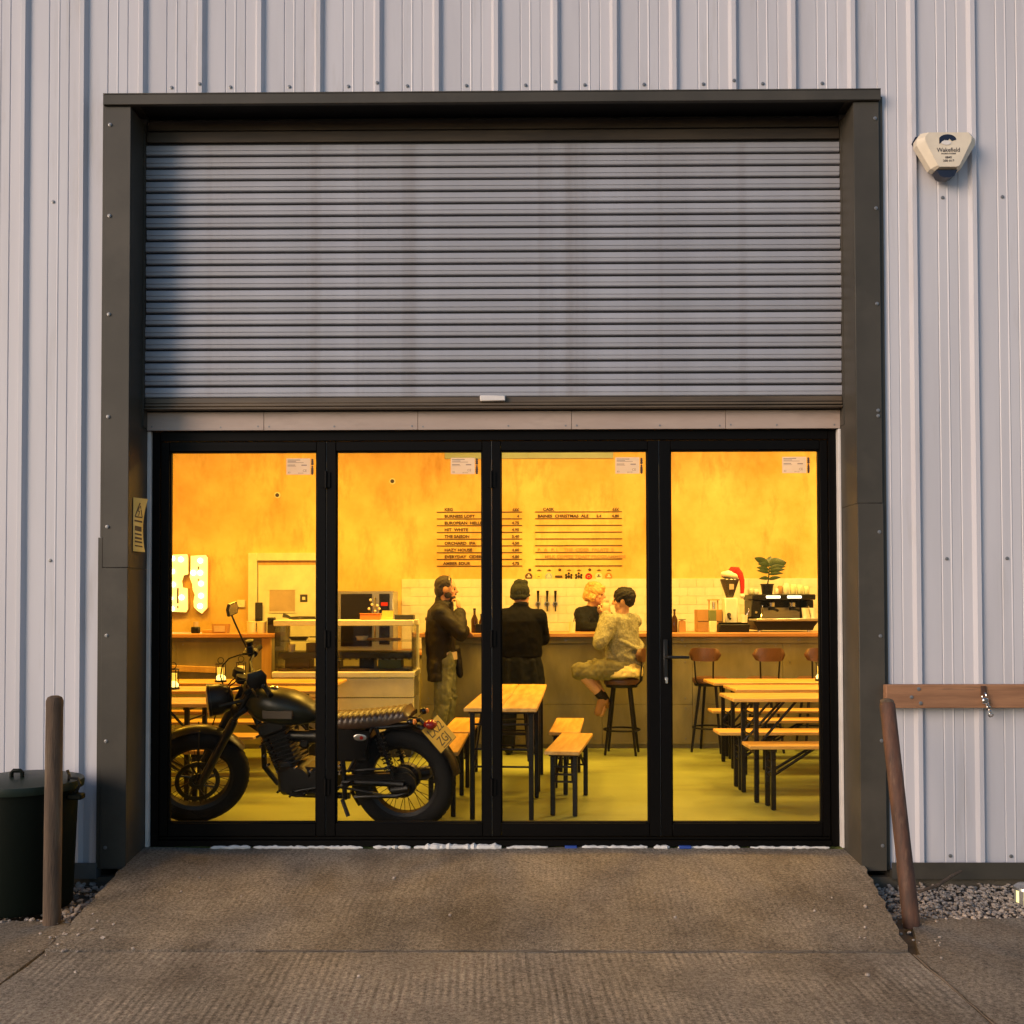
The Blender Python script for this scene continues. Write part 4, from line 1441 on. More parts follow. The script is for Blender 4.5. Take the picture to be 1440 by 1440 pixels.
MB().box(-.90, 4.30, 10.19, 10.94, 1.108, 1.150, ch=.006).build("bar_top", 'bartop', br)
for k in range(9):
    x = -.6 + k * .58
    o = screw(br, x, 10.2215, 1.077)
    o.scale = (1.5, 1.5, 1.2)
bk = thing("back_counter", "low back counter under the tiles behind the bar", "counter", (1.2, 11.6, 0))
MB().box(-2.02, 4.30, 11.30, 11.88, .0, .88).build("carcass", 'bar', bk)
MB().box(-2.04, 4.30, 11.27, 11.88, .882, .92, ch=.004).build("worktop", 'bartop', bk)

lc = thing("side_counter", "grey panelled counter with orange wooden top on the left under the marquee", "counter", (-3.6, 10.5, 0))
xs = [-5.3, -4.4, -3.34, -2.48]
for a, b in zip(xs, xs[1:]):
    MB().box(a + .0015, b - .0015, 10.235, 10.255, .045, 1.07, ch=.0015).build("panel", 'bar', lc)
    for xx in (a + .07, b - .07):
        for zz in (1.04, .5):
            screw(lc, xx, 10.2345, zz).scale = (.9, .9, .9)
MB().box(-5.3, -2.385, 10.257, 10.80, .0, 1.105).build("carcass", 'bar', lc)
MB().box(-2.478, -2.384, 10.225, 10.256, .0, 1.105, ch=.002).build("end_board", 'endwood', lc)
MB().box(-5.3, -2.36, 10.19, 10.90, 1.108, 1.150, ch=.006).build("counter_top", 'bartop', lc)
MB().box(-4.2, -2.86, 10.200, 10.234, .78, .84, ch=.003, mtx=Matrix.Translation((-3.5, 0, .8)) @ Matrix.Rotation(R(2.2), 4, 'Y') @ Matrix.Translation((3.5, 0, -.8))).build("foot_rail", 'endwood', lc)

# display case
dc = thing("display_case", "cream chilled glass display case with shelves", "display case", (-1.55, 9.95, 0))
x0, x1, ya, yb = -2.215, -.897, 9.60, 10.20
MB().box(x0 + .03, x1 - .03, ya + .06, yb, 0, .16).build("plinth", 'darkmetal', dc)
MB().box(x0, x1, ya + .01, yb, .162, .56, ch=.004).build("lower_panel", 'cream', dc)
MB().box(x0, x1, ya + .004, yb, .566, .745, ch=.004).build("middle_panel", 'cream', dc)
MB().box(x0 - .01, x1 + .01, ya - .03, yb, .752, .808, ch=.008).build("ledge", 'whitep', dc)
MB().box(x0, x1, ya - .01, yb, 1.236, 1.290, ch=.006).build("top_frame", 'whitep', dc)
for xx in (x0, x1 - .03):
    MB().box(xx, xx + .03, yb - .05, yb, .81, 1.235).build("post", 'cream', dc)
    MB().box(xx + .008, xx + .016, ya + .01, yb - .052, .81, 1.235).build("end_glass", 'caseglass', dc)
MB().box(x0 + .02, x1 - .02, ya, ya + .008, .81, 1.235).build("front_glass", 'caseglass', dc)
MB().box(x0 + .035, x1 - .035, ya + .10, yb - .06, 1.085, 1.093).build("upper_shelf", 'caseglass', dc)
MB().box(x0 + .035, x1 - .035, ya + .05, yb - .06, .930, .985, ch=.003).build("middle_shelf", 'darkmetal', dc)
MB().box(x0 + .035, x1 - .035, ya + .03, yb - .06, .809, .830).build("deck", 'rail_brown', dc)
mb = MB()
for k in range(20):
    xx = x0 + .08 + k * .062
    mb.box(xx, xx + .022, ya + .047, ya + .0495, .915, .929)
mb.build("ticket_clips", 'ink', dc)

tag(MB().box(-1.46, -1.06, 9.76, 9.98, 1.0935, 1.112, ch=.003).build("serving_board", 'pine'), "wooden serving board on the upper glass shelf of the display case", "board")
tag(MB().lathe([(.02, 0), (.045, .01), (.062, .045), (.058, .045), (.040, .014), (0, .008)], 18, Matrix.Translation((-1.40, 9.70, 1.0935))).build("white_bowl", 'whitep'), "small white bowl at the front of the display case shelf", "bowl")
for k, (x, wd, hh, mm, lab) in enumerate(((-2.02, .24, .10, 'darkmetal', "dark metal tray at the far end of the display case"), (-1.72, .20, .07, 'rail_brown', "brown tray in the middle of the display case"), (-1.36, .14, .12, 'blackp', "tall black tub in the display case"), (-1.14, .22, .08, 'greenpack', "green tray at the bar end of the display case"))):
    t = thing("food_tray", lab, "tray", (x, 9.85, .83), "trays inside the display case")
    MB().box(x - wd / 2, x + wd / 2, 9.74, 9.98, .8305, .8305 + hh, ch=.006).build("tray_body", mm, t)
    MB().box(x - wd / 2 - .008, x + wd / 2 + .008, 9.735, 9.985, .8306 + hh, .836 + hh).build("tray_rim", 'steel', t)
t = thing("frying_pan", "dark shallow pan on the upper shelf behind the mullion end of the case", "pan", (-2.03, 9.86, 1.094))
MB().lathe([(.07, 0), (.10, .035), (.095, .035), (.066, .004), (0, .004)], 24, Matrix.Translation((-2.03, 9.86, 1.0935))).build("pan_body", 'darkmetal', t)
MB().box(-1.93, -1.78, 9.855, 9.870, 1.120, 1.132, ch=.003).build("handle", 'blackp', t)
tag(MB().lathe([(.03, 0), (.036, .075), (.031, .075), (.026, .006), (0, .006)], 18, Matrix.Translation((-2.07, 9.72, .9855))).build("paper_cup", 'cream'), "pale paper cup on the middle shelf of the display case", "cup")
tag(MB().box(-1.94, -1.77, 9.75, 9.95, .9855, 1.070, ch=.005).build("dark_box", 'leather'), "dark brown box on the middle shelf of the display case", "box")
t = thing("salad_tongs", "dark metal tongs lying on top of the display case", "tongs", (-2.03, 9.8, 1.292))
MB().tube([(-2.17, 9.80, 1.335), (-2.13, 9.80, 1.325), (-2.08, 9.80, 1.300), (-1.86, 9.81, 1.302)], [.022, .016, .008, .007], 8).build("arm", 'darkmetal', t)
MB().tube([(-2.12, 9.83, 1.308), (-2.02, 9.84, 1.318), (-1.87, 9.84, 1.314)], [.012, .008, .010], 8).build("arm", 'darkmetal', t)
t = thing("orange_tub", "long orange tub on the display case top", "tub", (-1.33, 9.8, 1.291))
MB().box(-1.425, -1.235, 9.74, 9.86, 1.291, 1.345, ch=.008).build("tub_body", 'orange', t)
MB().box(-1.430, -1.230, 9.735, 9.865, 1.3455, 1.352, ch=.002).build("rim", 'orange', t)
tag(MB().prism([(-1.223, 1.291), (-1.112, 1.291), (-1.100, 1.378), (-1.212, 1.378)], 9.74, 9.752, 'y').build("yellow_card", 'yellowcard'), "yellow price card leaning on the display case top", "card")
tag(MB().box(-1.095, -.915, 9.74, 9.92, 1.291, 1.338, ch=.005).build("black_tray", 'darkmetal'), "flat black tray at the bar end of the display case top", "tray")
t = thing("cotton_sprig", "sprig of small white flowers behind the orange tub", "flowers", (-1.30, 9.9, 1.291))
mb, mf = MB(), MB()
for (dx, dz) in ((-.05, .10), (-.02, .14), (.03, .13), (.05, .10), (.01, .075), (-.035, .185)):
    mb.tube([(-1.31, 9.90, 1.295), (-1.31 + dx * .5, 9.90, 1.295 + dz * .7), (-1.31 + dx, 9.90, 1.292 + dz)], .003, 6)
    mf.ell((-1.31 + dx, 9.90, 1.296 + dz), .013, n=10, m=7)
mb.build("stem", 'leather', t)
mf.build("blossom", 'fluff', t)

# oven on the back counter
ov = thing("countertop_oven", "steel countertop oven with a black glass door behind the display case", "oven", (-1.60, 11.5, .92))
MB().box(-1.93, -1.285, 11.32, 11.80, .925, 1.592, ch=.006).build("casing", 'steel', ov)
MB().box(-1.865, -1.520, 11.305, 11.3195, .98, 1.560, ch=.004).build("door_glass", 'ovenglass', ov)
MB().box(-1.440, -1.325, 11.308, 11.3195, 1.00, 1.560, ch=.003).build("control_panel", 'ovenglass', ov)
MB().tube([(-1.485, 11.318, 1.04), (-1.485, 11.29, 1.06), (-1.485, 11.29, 1.50), (-1.485, 11.318, 1.52)], .009, 8).build("handle", 'chrome', ov)
mb = MB()
for zz in (1.10, 1.2, 1.3):
    mb.cyl((-1.383, 11.307, zz), (-1.383, 11.288, zz), .02, n=14)
mb.build("knob", 'blackp', ov)
tag(MB().box(-1.42, -1.345, 11.296, 11.306, 1.425, 1.465, ch=.002).build("red_tag", 'red'), "small red tag stuck on the oven panel", "tag")

# things on the left counter
def bottle(name, label, x, y, z, s, m, group=None):
    t = thing(name, label, "bottle", (x, y, z), group)
    MB().lathe([(.030 * s, 0), (.032 * s, .005), (.032 * s, .13 * s), (.012 * s, .175 * s), (.0115 * s, .215 * s), (.0, .215 * s)], 16, Matrix.Translation((x, y, z))).build("bottle_body", m, t)
    MB().lathe([(.0135 * s, .2155 * s), (.0135 * s, .235 * s), (0, .235 * s)], 12, Matrix.Translation((x, y, z))).build("bottle_cap", 'blackp', t)
    return t


t = thing("sauce_bottle", "black bottle with a pale cap on the left counter", "bottle", (-3.19, 10.4, 1.151))
MB().box(-3.228, -3.150, 10.35, 10.42, 1.1505, 1.215, ch=.006).build("bottle_body", 'blackp', t)
MB().lathe([(.028, 1.216), (.026, 1.265), (0, 1.265)], 16, Matrix.Translation((-3.189, 10.385, 0))).build("bottle_cap", 'panelgrey', t)
tag(MB().box(-3.12, -3.00, 10.36, 10.52, 1.1505, 1.185, ch=.004).build("wooden_tray", 'endwood'), "low wooden tray beside the wicker box on the left counter", "tray")
t = thing("serviette_box", "grey slatted box of serviettes on the left counter", "box", (-2.93, 10.4, 1.151))
MB().prism([(-3.005, 1.151), (-2.865, 1.151), (-2.855, 1.245), (-3.015, 1.245)], 10.34, 10.46, 'y').build("box_body", 'card', t)
MB().box(-2.99, -2.88, 10.334, 10.3395, 1.165, 1.225, ch=.001).build("front_panel", 'panelgrey', t)
for k, (x, lab) in enumerate(((-2.635, "cream canister on the left counter beside the bike mirror"), (-2.53, "cream canister on the left counter beside the dark speaker"))):
    t = thing("canister", lab, "canister", (x, 10.45, 1.151), "cream canisters on the left counter")
    MB().lathe([(.046, 0), (.048, .005), (.048, .105), (0, .105)], 20, Matrix.Translation((x, 10.45, 1.1505))).build("canister_body", 'whitep', t)
    MB().lathe([(.050, .1055), (.050, .118), (.0, .122)], 20, Matrix.Translation((x, 10.45, 1.1505))).build("canister_lid", 'cream', t)
t = thing("card_reader", "dark card terminal standing at the end of the left counter", "card reader", (-2.42, 10.4, 1.151))
MB().box(-2.46, -2.385, 10.38, 10.44, 1.151, 1.31, ch=.006).build("body", 'darkmetal', t)
MB().box(-2.45, -2.395, 10.374, 10.3795, 1.24, 1.295, ch=.001).build("screen", 'ovenglass', t)

# things on the bar
WH = ["slim white shaker at the display case end of the bar", "slim white shaker second from the display case", "slim brown shaker third from the display case", "slim white shaker beside the man in the brown coat"]
for k in range(4):
    x = -.845 + k * .052
    t = thing("shaker", WH[k], "shaker", (x, 10.4, 1.151), "shakers at the end of the bar")
    MB().lathe([(.018, 0), (.018, .11), (.012, .125), (0, .125)], 12, Matrix.Translation((x, 10.40, 1.1505))).build("shaker_body", 'whitep' if k != 2 else 'leather', t)
    MB().lathe([(.014, .1255), (.013, .155), (0, .160)], 12, Matrix.Translation((x, 10.40, 1.1505))).build("shaker_cap", 'leather', t)
tag(MB().lathe([(.05, 0), (.075, .012), (.07, .012), (0, .005)], 20, Matrix.Translation((-.80, 10.28, 1.1505))).build("saucer", 'whitep'), "white saucer on the bar beside the shakers", "saucer")
bottle("beer_bottle", "brown beer bottle on the bar beside the bearded man's elbow", -.355, 10.40, 1.151, 1.05, 'bottle')
bottle("sauce_bottle", "short brown bottle on the bar behind the black mug", -.29, 10.48, 1.151, .8, 'bottle')
bottle("spirit_bottle", "dark bottle on the bar next to the mullion", -.205, 10.46, 1.151, 1.0, 'bottle')
t = thing("black_mug", "square black mug on the bar by the bearded man", "mug", (-.30, 10.33, 1.151))
MB().box(-.345, -.255, 10.29, 10.37, 1.151, 1.242, ch=.006).build("mug_body", 'blackp', t)
MB().torus((-.250, 10.33, 1.197), (0, 1, 0), .024, .006, 16, 8).build("mug_handle", 'blackp', t)
t = thing("water_glass", "clear glass with a black straw on the bar", "glass", (.635, 10.4, 1.151))
MB().lathe([(.030, 0), (.036, .11), (.034, .11), (.028, .006), (0, .006)], 18, Matrix.Translation((.635, 10.40, 1.1505))).build("tumbler", 'jar', t)
MB().tube([(.625, 10.40, 1.16), (.672, 10.41, 1.345)], .004, 8).build("straw", 'blackp', t)
bottle("cordial_bottle", "dark cordial bottle on the bar beside the handle leaf", 1.68, 10.45, 1.151, 1.0, 'bottle')
t = thing("paper_bag", "tan paper bag standing on the bar beside the cordial bottle", "bag", (1.755, 10.45, 1.151))
MB().prism([(1.722, 1.151), (1.792, 1.151), (1.788, 1.262), (1.757, 1.275), (1.724, 1.262)], 10.42, 10.48, 'y').build("bag_body", 'card', t)
MB().box(1.724, 1.790, 10.415, 10.485, 1.2755, 1.284).build("bag_fold", 'rail_brown', t)

# grinder, knock box and packs
t = thing("cardboard_box", "brown cardboard box on the bar behind the green pack", "box", (2.06, 10.6, 1.151))
MB().box(1.945, 2.195, 10.60, 10.80, 1.1505, 1.380, ch=.003).build("box_body", 'card', t)
MB().box(1.945, 2.195, 10.598, 10.5995, 1.255, 1.262).build("box_flap", 'rail_brown', t)
t = thing("coffee_pack", "green and olive coffee pack in front of the cardboard box", "packet", (2.06, 10.45, 1.151))
MB().box(2.030, 2.105, 10.42, 10.47, 1.1505, 1.265, ch=.004).build("lower_pack", 'jar', t)
MB().box(2.026, 2.100, 10.42, 10.47, 1.2655, 1.375, ch=.004).build("upper_pack", 'greenpack', t)
t = thing("knock_box", "long black knock box in front of the grinder", "knock box", (2.27, 10.40, 1.151))
MB().box(2.115, 2.420, 10.36, 10.47, 1.1505, 1.232, ch=.006).build("tub", 'blackp', t)
MB().tube([(2.12, 10.415, 1.240), (2.415, 10.415, 1.240)], .010, 8).build("knock_bar", 'gasket', t)
t = thing("tamper_stand", "orange framed tamper stand on the cardboard box", "stand", (2.12, 10.68, 1.381))
mb = MB()
for xx in (2.075, 2.165):
    mb.box(xx - .006, xx + .006, 10.66, 10.68, 1.381, 1.475)
mb.box(2.06, 2.18, 10.64, 10.70, 1.4755, 1.488, ch=.002)
mb.build("frame", 'endwood', t)
MB().cyl((2.125, 10.67, 1.382), (2.125, 10.67, 1.46), .018, n=14).build("tamper", 'chrome', t)
gr = thing("coffee_grinder", "steel coffee grinder with a smoked hopper beside the espresso machine", "grinder", (2.27, 10.55, 1.151))
MB().box(2.205, 2.335, 10.50, 10.66, 1.235, 1.500, ch=.010).build("body", 'whitep', gr)
MB().box(2.195, 2.345, 10.49, 10.68, 1.151, 1.234, ch=.006).build("base", 'blackp', gr)
MB().lathe([(.035, 1.501), (.045, 1.53), (.098, 1.685), (.092, 1.695), (.0, 1.695)], 24, Matrix.Translation((2.27, 10.58, 0))).build("hopper", 'hopper', gr)
MB().box(2.250, 2.296, 10.492, 10.498, 1.585, 1.640, ch=.001).build("hopper_label", 'panelgrey', gr)
MB().tube([(2.245, 10.50, 1.33), (2.235, 10.45, 1.30), (2.240, 10.42, 1.285)], [.022, .014, .012], 10).build("portafilter_fork", 'blackp', gr)
ht = thing("santa_hat", "red santa hat with white fluffy brim on top of the grinder", "hat", (2.28, 10.58, 1.70))
mb = MB()
mb.tube([(2.285, 10.58, 1.742), (2.31, 10.575, 1.785), (2.345, 10.565, 1.785), (2.375, 10.555, 1.745), (2.392, 10.55, 1.68), (2.395, 10.55, 1.60), (2.392, 10.55, 1.545)], [.050, .046, .038, .031, .026, .022, .018], 14)
mb.build("felt_cone", 'red', ht, sharp=80)
MB().torus((2.268, 10.58, 1.728), (.25, .1, 1), .062, .030, 24, 10).ell((2.262, 10.57, 1.748), (.058, .055, .036)).build("fluffy_brim", 'fluff', ht)
MB().ell((2.393, 10.55, 1.52), .028, n=12, m=8).build("bobble", 'fluff', ht)
t = thing("steel_jug", "small white jug with spoons between the grinder and the espresso machine", "jug", (2.385, 10.43, 1.233))
MB().lathe([(.030, 1.2475), (.036, 1.325), (.033, 1.325), (.026, 1.255), (0, 1.255)], 18, Matrix.Translation((2.38, 10.41, 0))).build("jug_body", 'whitep', t)
MB().tube([(2.385, 10.41, 1.27), (2.425, 10.40, 1.37)], .004, 6).ell((2.428, 10.40, 1.378), (.011, .004, .016)).build("spoon", 'chrome', t)

em = thing("espresso_machine", "black two group espresso machine on the bar with cups on top", "espresso machine", (2.80, 10.6, 1.151))
MB().box(2.475, 3.120, 10.46, 10.86, 1.478, 1.535, ch=.008).build("top_tray", 'blackp', em)
MB().box(2.485, 3.105, 10.70, 10.86, 1.20, 1.477, ch=.004).build("back_body", 'blackp', em)
MB().box(2.470, 2.570, 10.48, 10.698, 1.30, 1.477, ch=.008).build("side_panel", 'blackp', em)
MB().box(3.035, 3.110, 10.50, 10.698, 1.385, 1.477, ch=.008).build("side_panel", 'blackp', em)
MB().box(2.600, 3.020, 10.688, 10.6985, 1.275, 1.40, ch=.002).build("splash_plate", 'steel', em)
MB().box(2.490, 3.130, 10.37, 10.85, 1.262, 1.290, ch=.006).build("drip_tray", 'steel', em)
MB().prism([(2.470, 1.261), (3.130, 1.261), (3.085, 1.205), (3.07, 1.170), (2.52, 1.170), (2.50, 1.205)], 10.40, 10.84, 'y').build("base", 'blackp', em)
for xx in (2.545, 3.05):
    MB().cyl((xx, 10.46, 1.151), (xx, 10.46, 1.170), .022, n=14).build("foot", 'chrome', em)
for xx in (2.70, 2.915):
    MB().lathe([(.030, 1.40), (.040, 1.41), (.042, 1.45), (.0, 1.476)], 18, Matrix.Translation((xx, 10.58, 0))).build("group_head", 'chrome', em)
    MB().lathe([(.034, 1.372), (.036, 1.398), (0, 1.398)], 18, Matrix.Translation((xx, 10.58, 0))).tube([(xx, 10.55, 1.385), (xx + .01, 10.46, 1.378), (xx + .015, 10.40, 1.370)], [.010, .012, .014], 10).build("portafilter", 'blackp', em)
    MB().box(xx - .085, xx + .060, 10.453, 10.4595, 1.494, 1.520, ch=.003).build("light_strip", 'ledstrip', em)
MB().tube([(2.590, 10.52, 1.45), (2.575, 10.46, 1.40), (2.560, 10.43, 1.30)], .007, 8).build("steam_wand", 'chrome', em)
MB().tube([(3.050, 10.52, 1.45), (3.045, 10.45, 1.40), (3.055, 10.42, 1.31)], .007, 8).build("steam_wand", 'chrome', em)
MB().cyl((2.515, 10.479, 1.352), (2.515, 10.468, 1.352), .013, n=12).build("gauge", 'chrome', em)
CUP = ["white takeaway cup on the drip tray beside the steam wand", "white takeaway cup at the outer end of the drip tray"]
for k, x in enumerate((3.005, 3.085)):
    tag(MB().lathe([(.026, 0), (.036, .105), (.033, .105), (.024, .006), (0, .006)], 18, Matrix.Translation((x, 10.44, 1.2905))).build("paper_cup", 'whitep'), CUP[k], "cup", group="cups on the drip tray")
TOPS = [(2.495, .030, .06, 'jar', "short pale jar at the grinder end of the espresso machine top"), (2.552, .026, .055, 'whitep', "white espresso cup beside the plant pot"), (2.765, .024, .06, 'whitep', "small white cup right against the plant pot"), (2.800, .026, .09, 'card', "tan cup behind the white cup on the espresso machine"),
        (2.862, .034, .115, 'whitep', "tall white beaker on the espresso machine"), (2.935, .032, .105, 'jar', "pale green jar beside the tall white beaker"), (3.005, .030, .10, 'jar', "pale green bottle jar near the outer end of the espresso machine"), (3.072, .028, .085, 'jar', "short green jar at the outer end of the espresso machine")]
for (x, r_, h, mm, lab) in TOPS:
    tag(MB().lathe([(r_ * .8, 0), (r_, .008), (r_, h * .8), (r_ * .75, h), (r_ * .65, h), (r_ * .8, .01), (0, .01)], 16, Matrix.Translation((x, 10.62, 1.5355))).build("cup", mm), lab, "cup", group="cups and jars on the espresso machine")

# fig plant
fp = thing("fig_plant", "small fig plant with split dark leaves in a black pot on the espresso machine", "plant", (2.68, 10.64, 1.535))
MB().lathe([(.052, 1.5355), (.064, 1.63), (.070, 1.632), (.070, 1.645), (.060, 1.645), (.058, 1.62), (0, 1.62)], 24, Matrix.Translation((2.672, 10.64, 0))).build("pot", 'blackp', fp)
MB().tube([(2.675, 10.64, 1.62), (2.690, 10.64, 1.72), (2.695, 10.64, 1.80), (2.690, 10.64, 1.86)], [.008, .007, .006, .004], 8).build("stem", 'leaf', fp)


def leaf(base, tip, wd, droop, parent, m='leaf', lobes=True):
    base, tip = Vector(base), Vector(tip)
    d = tip - base
    side = d.cross(Vector((0, -1, 0.25))).normalized()
    nrm = side.cross(d).normalized()
    k = 9
    vs, fs = [], []
    for i in range(k + 1):
        t = i / k
        wv = wd * (math.sin(math.pi * min(1, t ** .8 * .98 + .02)) ** .8) + .001
        c = base + d * t + Vector((0, 0, -droop * t * t)) + nrm * (.01 * math.sin(t * 3))
        fold = nrm * (-wv * .25)
        vs += [c - side * wv + fold, c, c + side * wv + fold]
        vs += [v_ + nrm * .0022 for v_ in (c - side * wv + fold, c, c + side * wv + fold)]
    for i in range(k):
        a, b = i * 6, (i + 1) * 6
        fs += [(a, a + 1, b + 1, b), (a + 1, a + 2, b + 2, b + 1), (a + 3, b + 3, b + 4, a + 4), (a + 4, b + 4, b + 5, a + 5), (a, b, b + 3, a + 3), (a + 2, a + 5, b + 5, b + 2)]
    return MB().add(vs, fs).build("leaf", m, parent)


top = (2.692, 10.64, 1.84)
for (b_, tp, wd, dr_) in ((top, (2.530, 10.60, 1.945), .040, .03), ((2.692, 10.64, 1.83), (2.560, 10.58, 1.880), .026, .03), ((2.692, 10.64, 1.79), (2.545, 10.57, 1.84), .024, .03), ((2.692, 10.64, 1.76), (2.545, 10.56, 1.800), .020, .02),
                          (top, (2.865, 10.60, 1.905), .062, .04), ((2.694, 10.64, 1.80), (2.845, 10.56, 1.86), .026, .04), ((2.694, 10.64, 1.77), (2.835, 10.55, 1.83), .024, .04), ((2.694, 10.64, 1.74), (2.82, 10.56, 1.79), .020, .04),
                          ((2.690, 10.64, 1.70), (2.57, 10.58, 1.725), .020, .03), ((2.690, 10.64, 1.69), (2.80, 10.58, 1.740), .020, .03), (top, (2.725, 10.70, 1.935), .036, .0), (top, (2.62, 10.70, 1.925), .040, .02)):
    leaf(b_, tp, wd, dr_, fp)

# ================================================================== furniture
def folding(kind, L_, W_, H_, label, cat, group):
    """beer-garden table or bench: board, cleats, four tube legs, cross bars and braces"""
    t = thing(kind, label, cat, (0, 0, 0), group)
    hw, hl = W_ / 2, L_ / 2
    th = .026
    np_ = 2 if W_ > .4 else 1
    for q in range(np_):
        ya_, yb_ = -hw + q * W_ / np_, -hw + (q + 1) * W_ / np_
        MB().box(-hl, hl, ya_ + .0008, yb_ - .0008, H_ - th, H_, ch=.005).build("plank", 'pine', t)
    lx = hl - min(.17, L_ * .12)
    for sx in (-1, 1):
        MB().box(sx * lx - .02, sx * lx + .02, -hw + .02, hw - .02, H_ - th - .022, H_ - th - .0005).build("cleat", 'legblack', t)
        for sy in (-1, 1):
            y = sy * (hw - .045)
            MB().box(sx * lx - .016, sx * lx + .016, y - .016, y + .016, .004, H_ - th - .0225, ch=.003).build("leg", 'legblack', t)
        mb = MB()
        for zz in (.30 * H_ / .75 + .05, H_ * .62, H_ - .12):
            mb.tube([(sx * lx, -hw + .045, zz), (sx * lx, hw - .045, zz)], .007, 8)
        mb.build("cross_bar", 'legblack', t)
        mb = MB()
        for sy in (-1, 1):
            mb.tube([(sx * lx, sy * (hw - .06), H_ * .52), (sx * (lx - min(.30, L_ * .22)), sy * (hw - .09), H_ - th - .004)], .010, 8)
        mb.build("brace", 'legblack', t)
    return t


def place(t, x, y, rz, label, first):
    o = t if first else copy_tree(t)
    o.location = (x, y, 0)
    o.rotation_euler = (0, 0, R(rz))
    o['label'] = label
    return o


tS = folding('folding_table', 1.06, .48, .75, "x", "table", "short folding tables end to end in the middle")
place(tS, -.025, 7.20, 86.0, "short pine folding table closest to the glass behind the centre mullion", True)
place(tS, .045, 8.24, 86.5, "short pine folding table touching the far end of the first one", False)
bS = folding('folding_bench', 1.02, .24, .45, "x", "bench", "short folding benches beside the middle tables")
place(bS, .428, 7.31, 80.5, "short pine bench standing out to the right of the middle table, close to the glass", True)
place(bS, .470, 8.37, 84.0, "short pine bench further back, below the man in the black coat", False)
place(bS, -.445, 7.29, 88.5, "short pine bench half hidden behind the motorcycle number plate", False)
place(bS, -.385, 8.40, 87.0, "short pine bench further back, between the bearded man and the middle table", False)

tL = folding('folding_table', 2.2, .50, .75, "x", "table", "long folding tables across the room")
bL = folding('folding_bench', 2.2, .25, .45, "x", "bench", "long folding benches across the room")
for i, (x, y, lab) in enumerate(((2.70, 7.60, "long pine table nearest the glass in the right hand pane"), (2.90, 8.42, "long pine table second from the glass in the right hand pane"), (2.87, 9.15, "long pine table closest to the bar stools, with a lantern"),
                                 (-3.15, 7.25, "long pine table nearest the glass behind the motorcycle headlamp"), (-2.62, 8.34, "long pine table behind the motorcycle, second from the glass, with a lantern"), (-2.60, 9.20, "long pine table behind the motorcycle, closest to the display case"))):
    place(tL, x, y, 0, lab, i == 0)
for i, (x, y, lab) in enumerate(((2.75, 7.20, "long pine bench nearest the glass in the right hand pane"), (2.70, 7.98, "long pine bench behind the nearest right hand table"), (3.13, 8.80, "long pine bench tucked behind the second right hand table"),
                                 (2.97, 9.60, "long pine bench beneath the row of bar stools"), (-3.05, 6.98, "long pine bench nearest the glass behind the front wheel"), (-3.0, 7.72, "long pine bench behind the nearest left hand table"),
                                 (-2.85, 8.72, "long pine bench between the two further left hand tables"), (-2.7, 9.50, "long pine bench closest to the left counter"))):
    place(bL, x, y, 0, lab, i == 0)


def lantern(first, x, y, z, label, s=1.0):
    global LT
    if first:
        LT = thing("lantern", label, "lantern", (0, 0, 0), "lit table lanterns")
        MB().lathe([(.060, 0), (.060, .018), (.045, .022), (0, .022)], 20).build("base", 'blackp', LT)
        MB().lathe([(.048, .0225), (.052, .045), (.030, .075), (.0, .078)], 18).build("candle", 'candle', LT)
        MB().lathe([(.034, .079), (.036, .150), (.0, .150)], 18).build("glass_chimney", 'chimney', LT)
        mb = MB()
        for k in range(4):
            a = R(45 + 90 * k)
            mb.tube([(.053 * math.cos(a), .053 * math.sin(a), .018), (.053 * math.cos(a), .053 * math.sin(a), .185)], .0045, 6)
        mb.torus((0, 0, .187), (0, 0, 1), .053, .006, 24, 6)
        mb.build("cage", 'blackp', LT)
        MB().torus((0, 0, .222), (0, 1, 0), .030, .0045, 20, 6).build("handle", 'blackp', LT)
        o = LT
    else:
        o = copy_tree(LT)
        o['label'] = label
    o.location = (x, y, z)
    o.scale = (.86, .86, .86)


lantern(True, -2.715, 8.25, .751, "lit lantern at the left end of the table behind the motorcycle headlamp")
lantern(False, -2.555, 9.05, .751, "lit lantern on the far left table, just above the motorcycle headlamp")
lantern(False, -2.44, 9.30, .751, "lit lantern seen behind the motorcycle handlebar")
lantern(False, 2.755, 9.10, .751, "lit lantern on the right hand table beside the door edge")

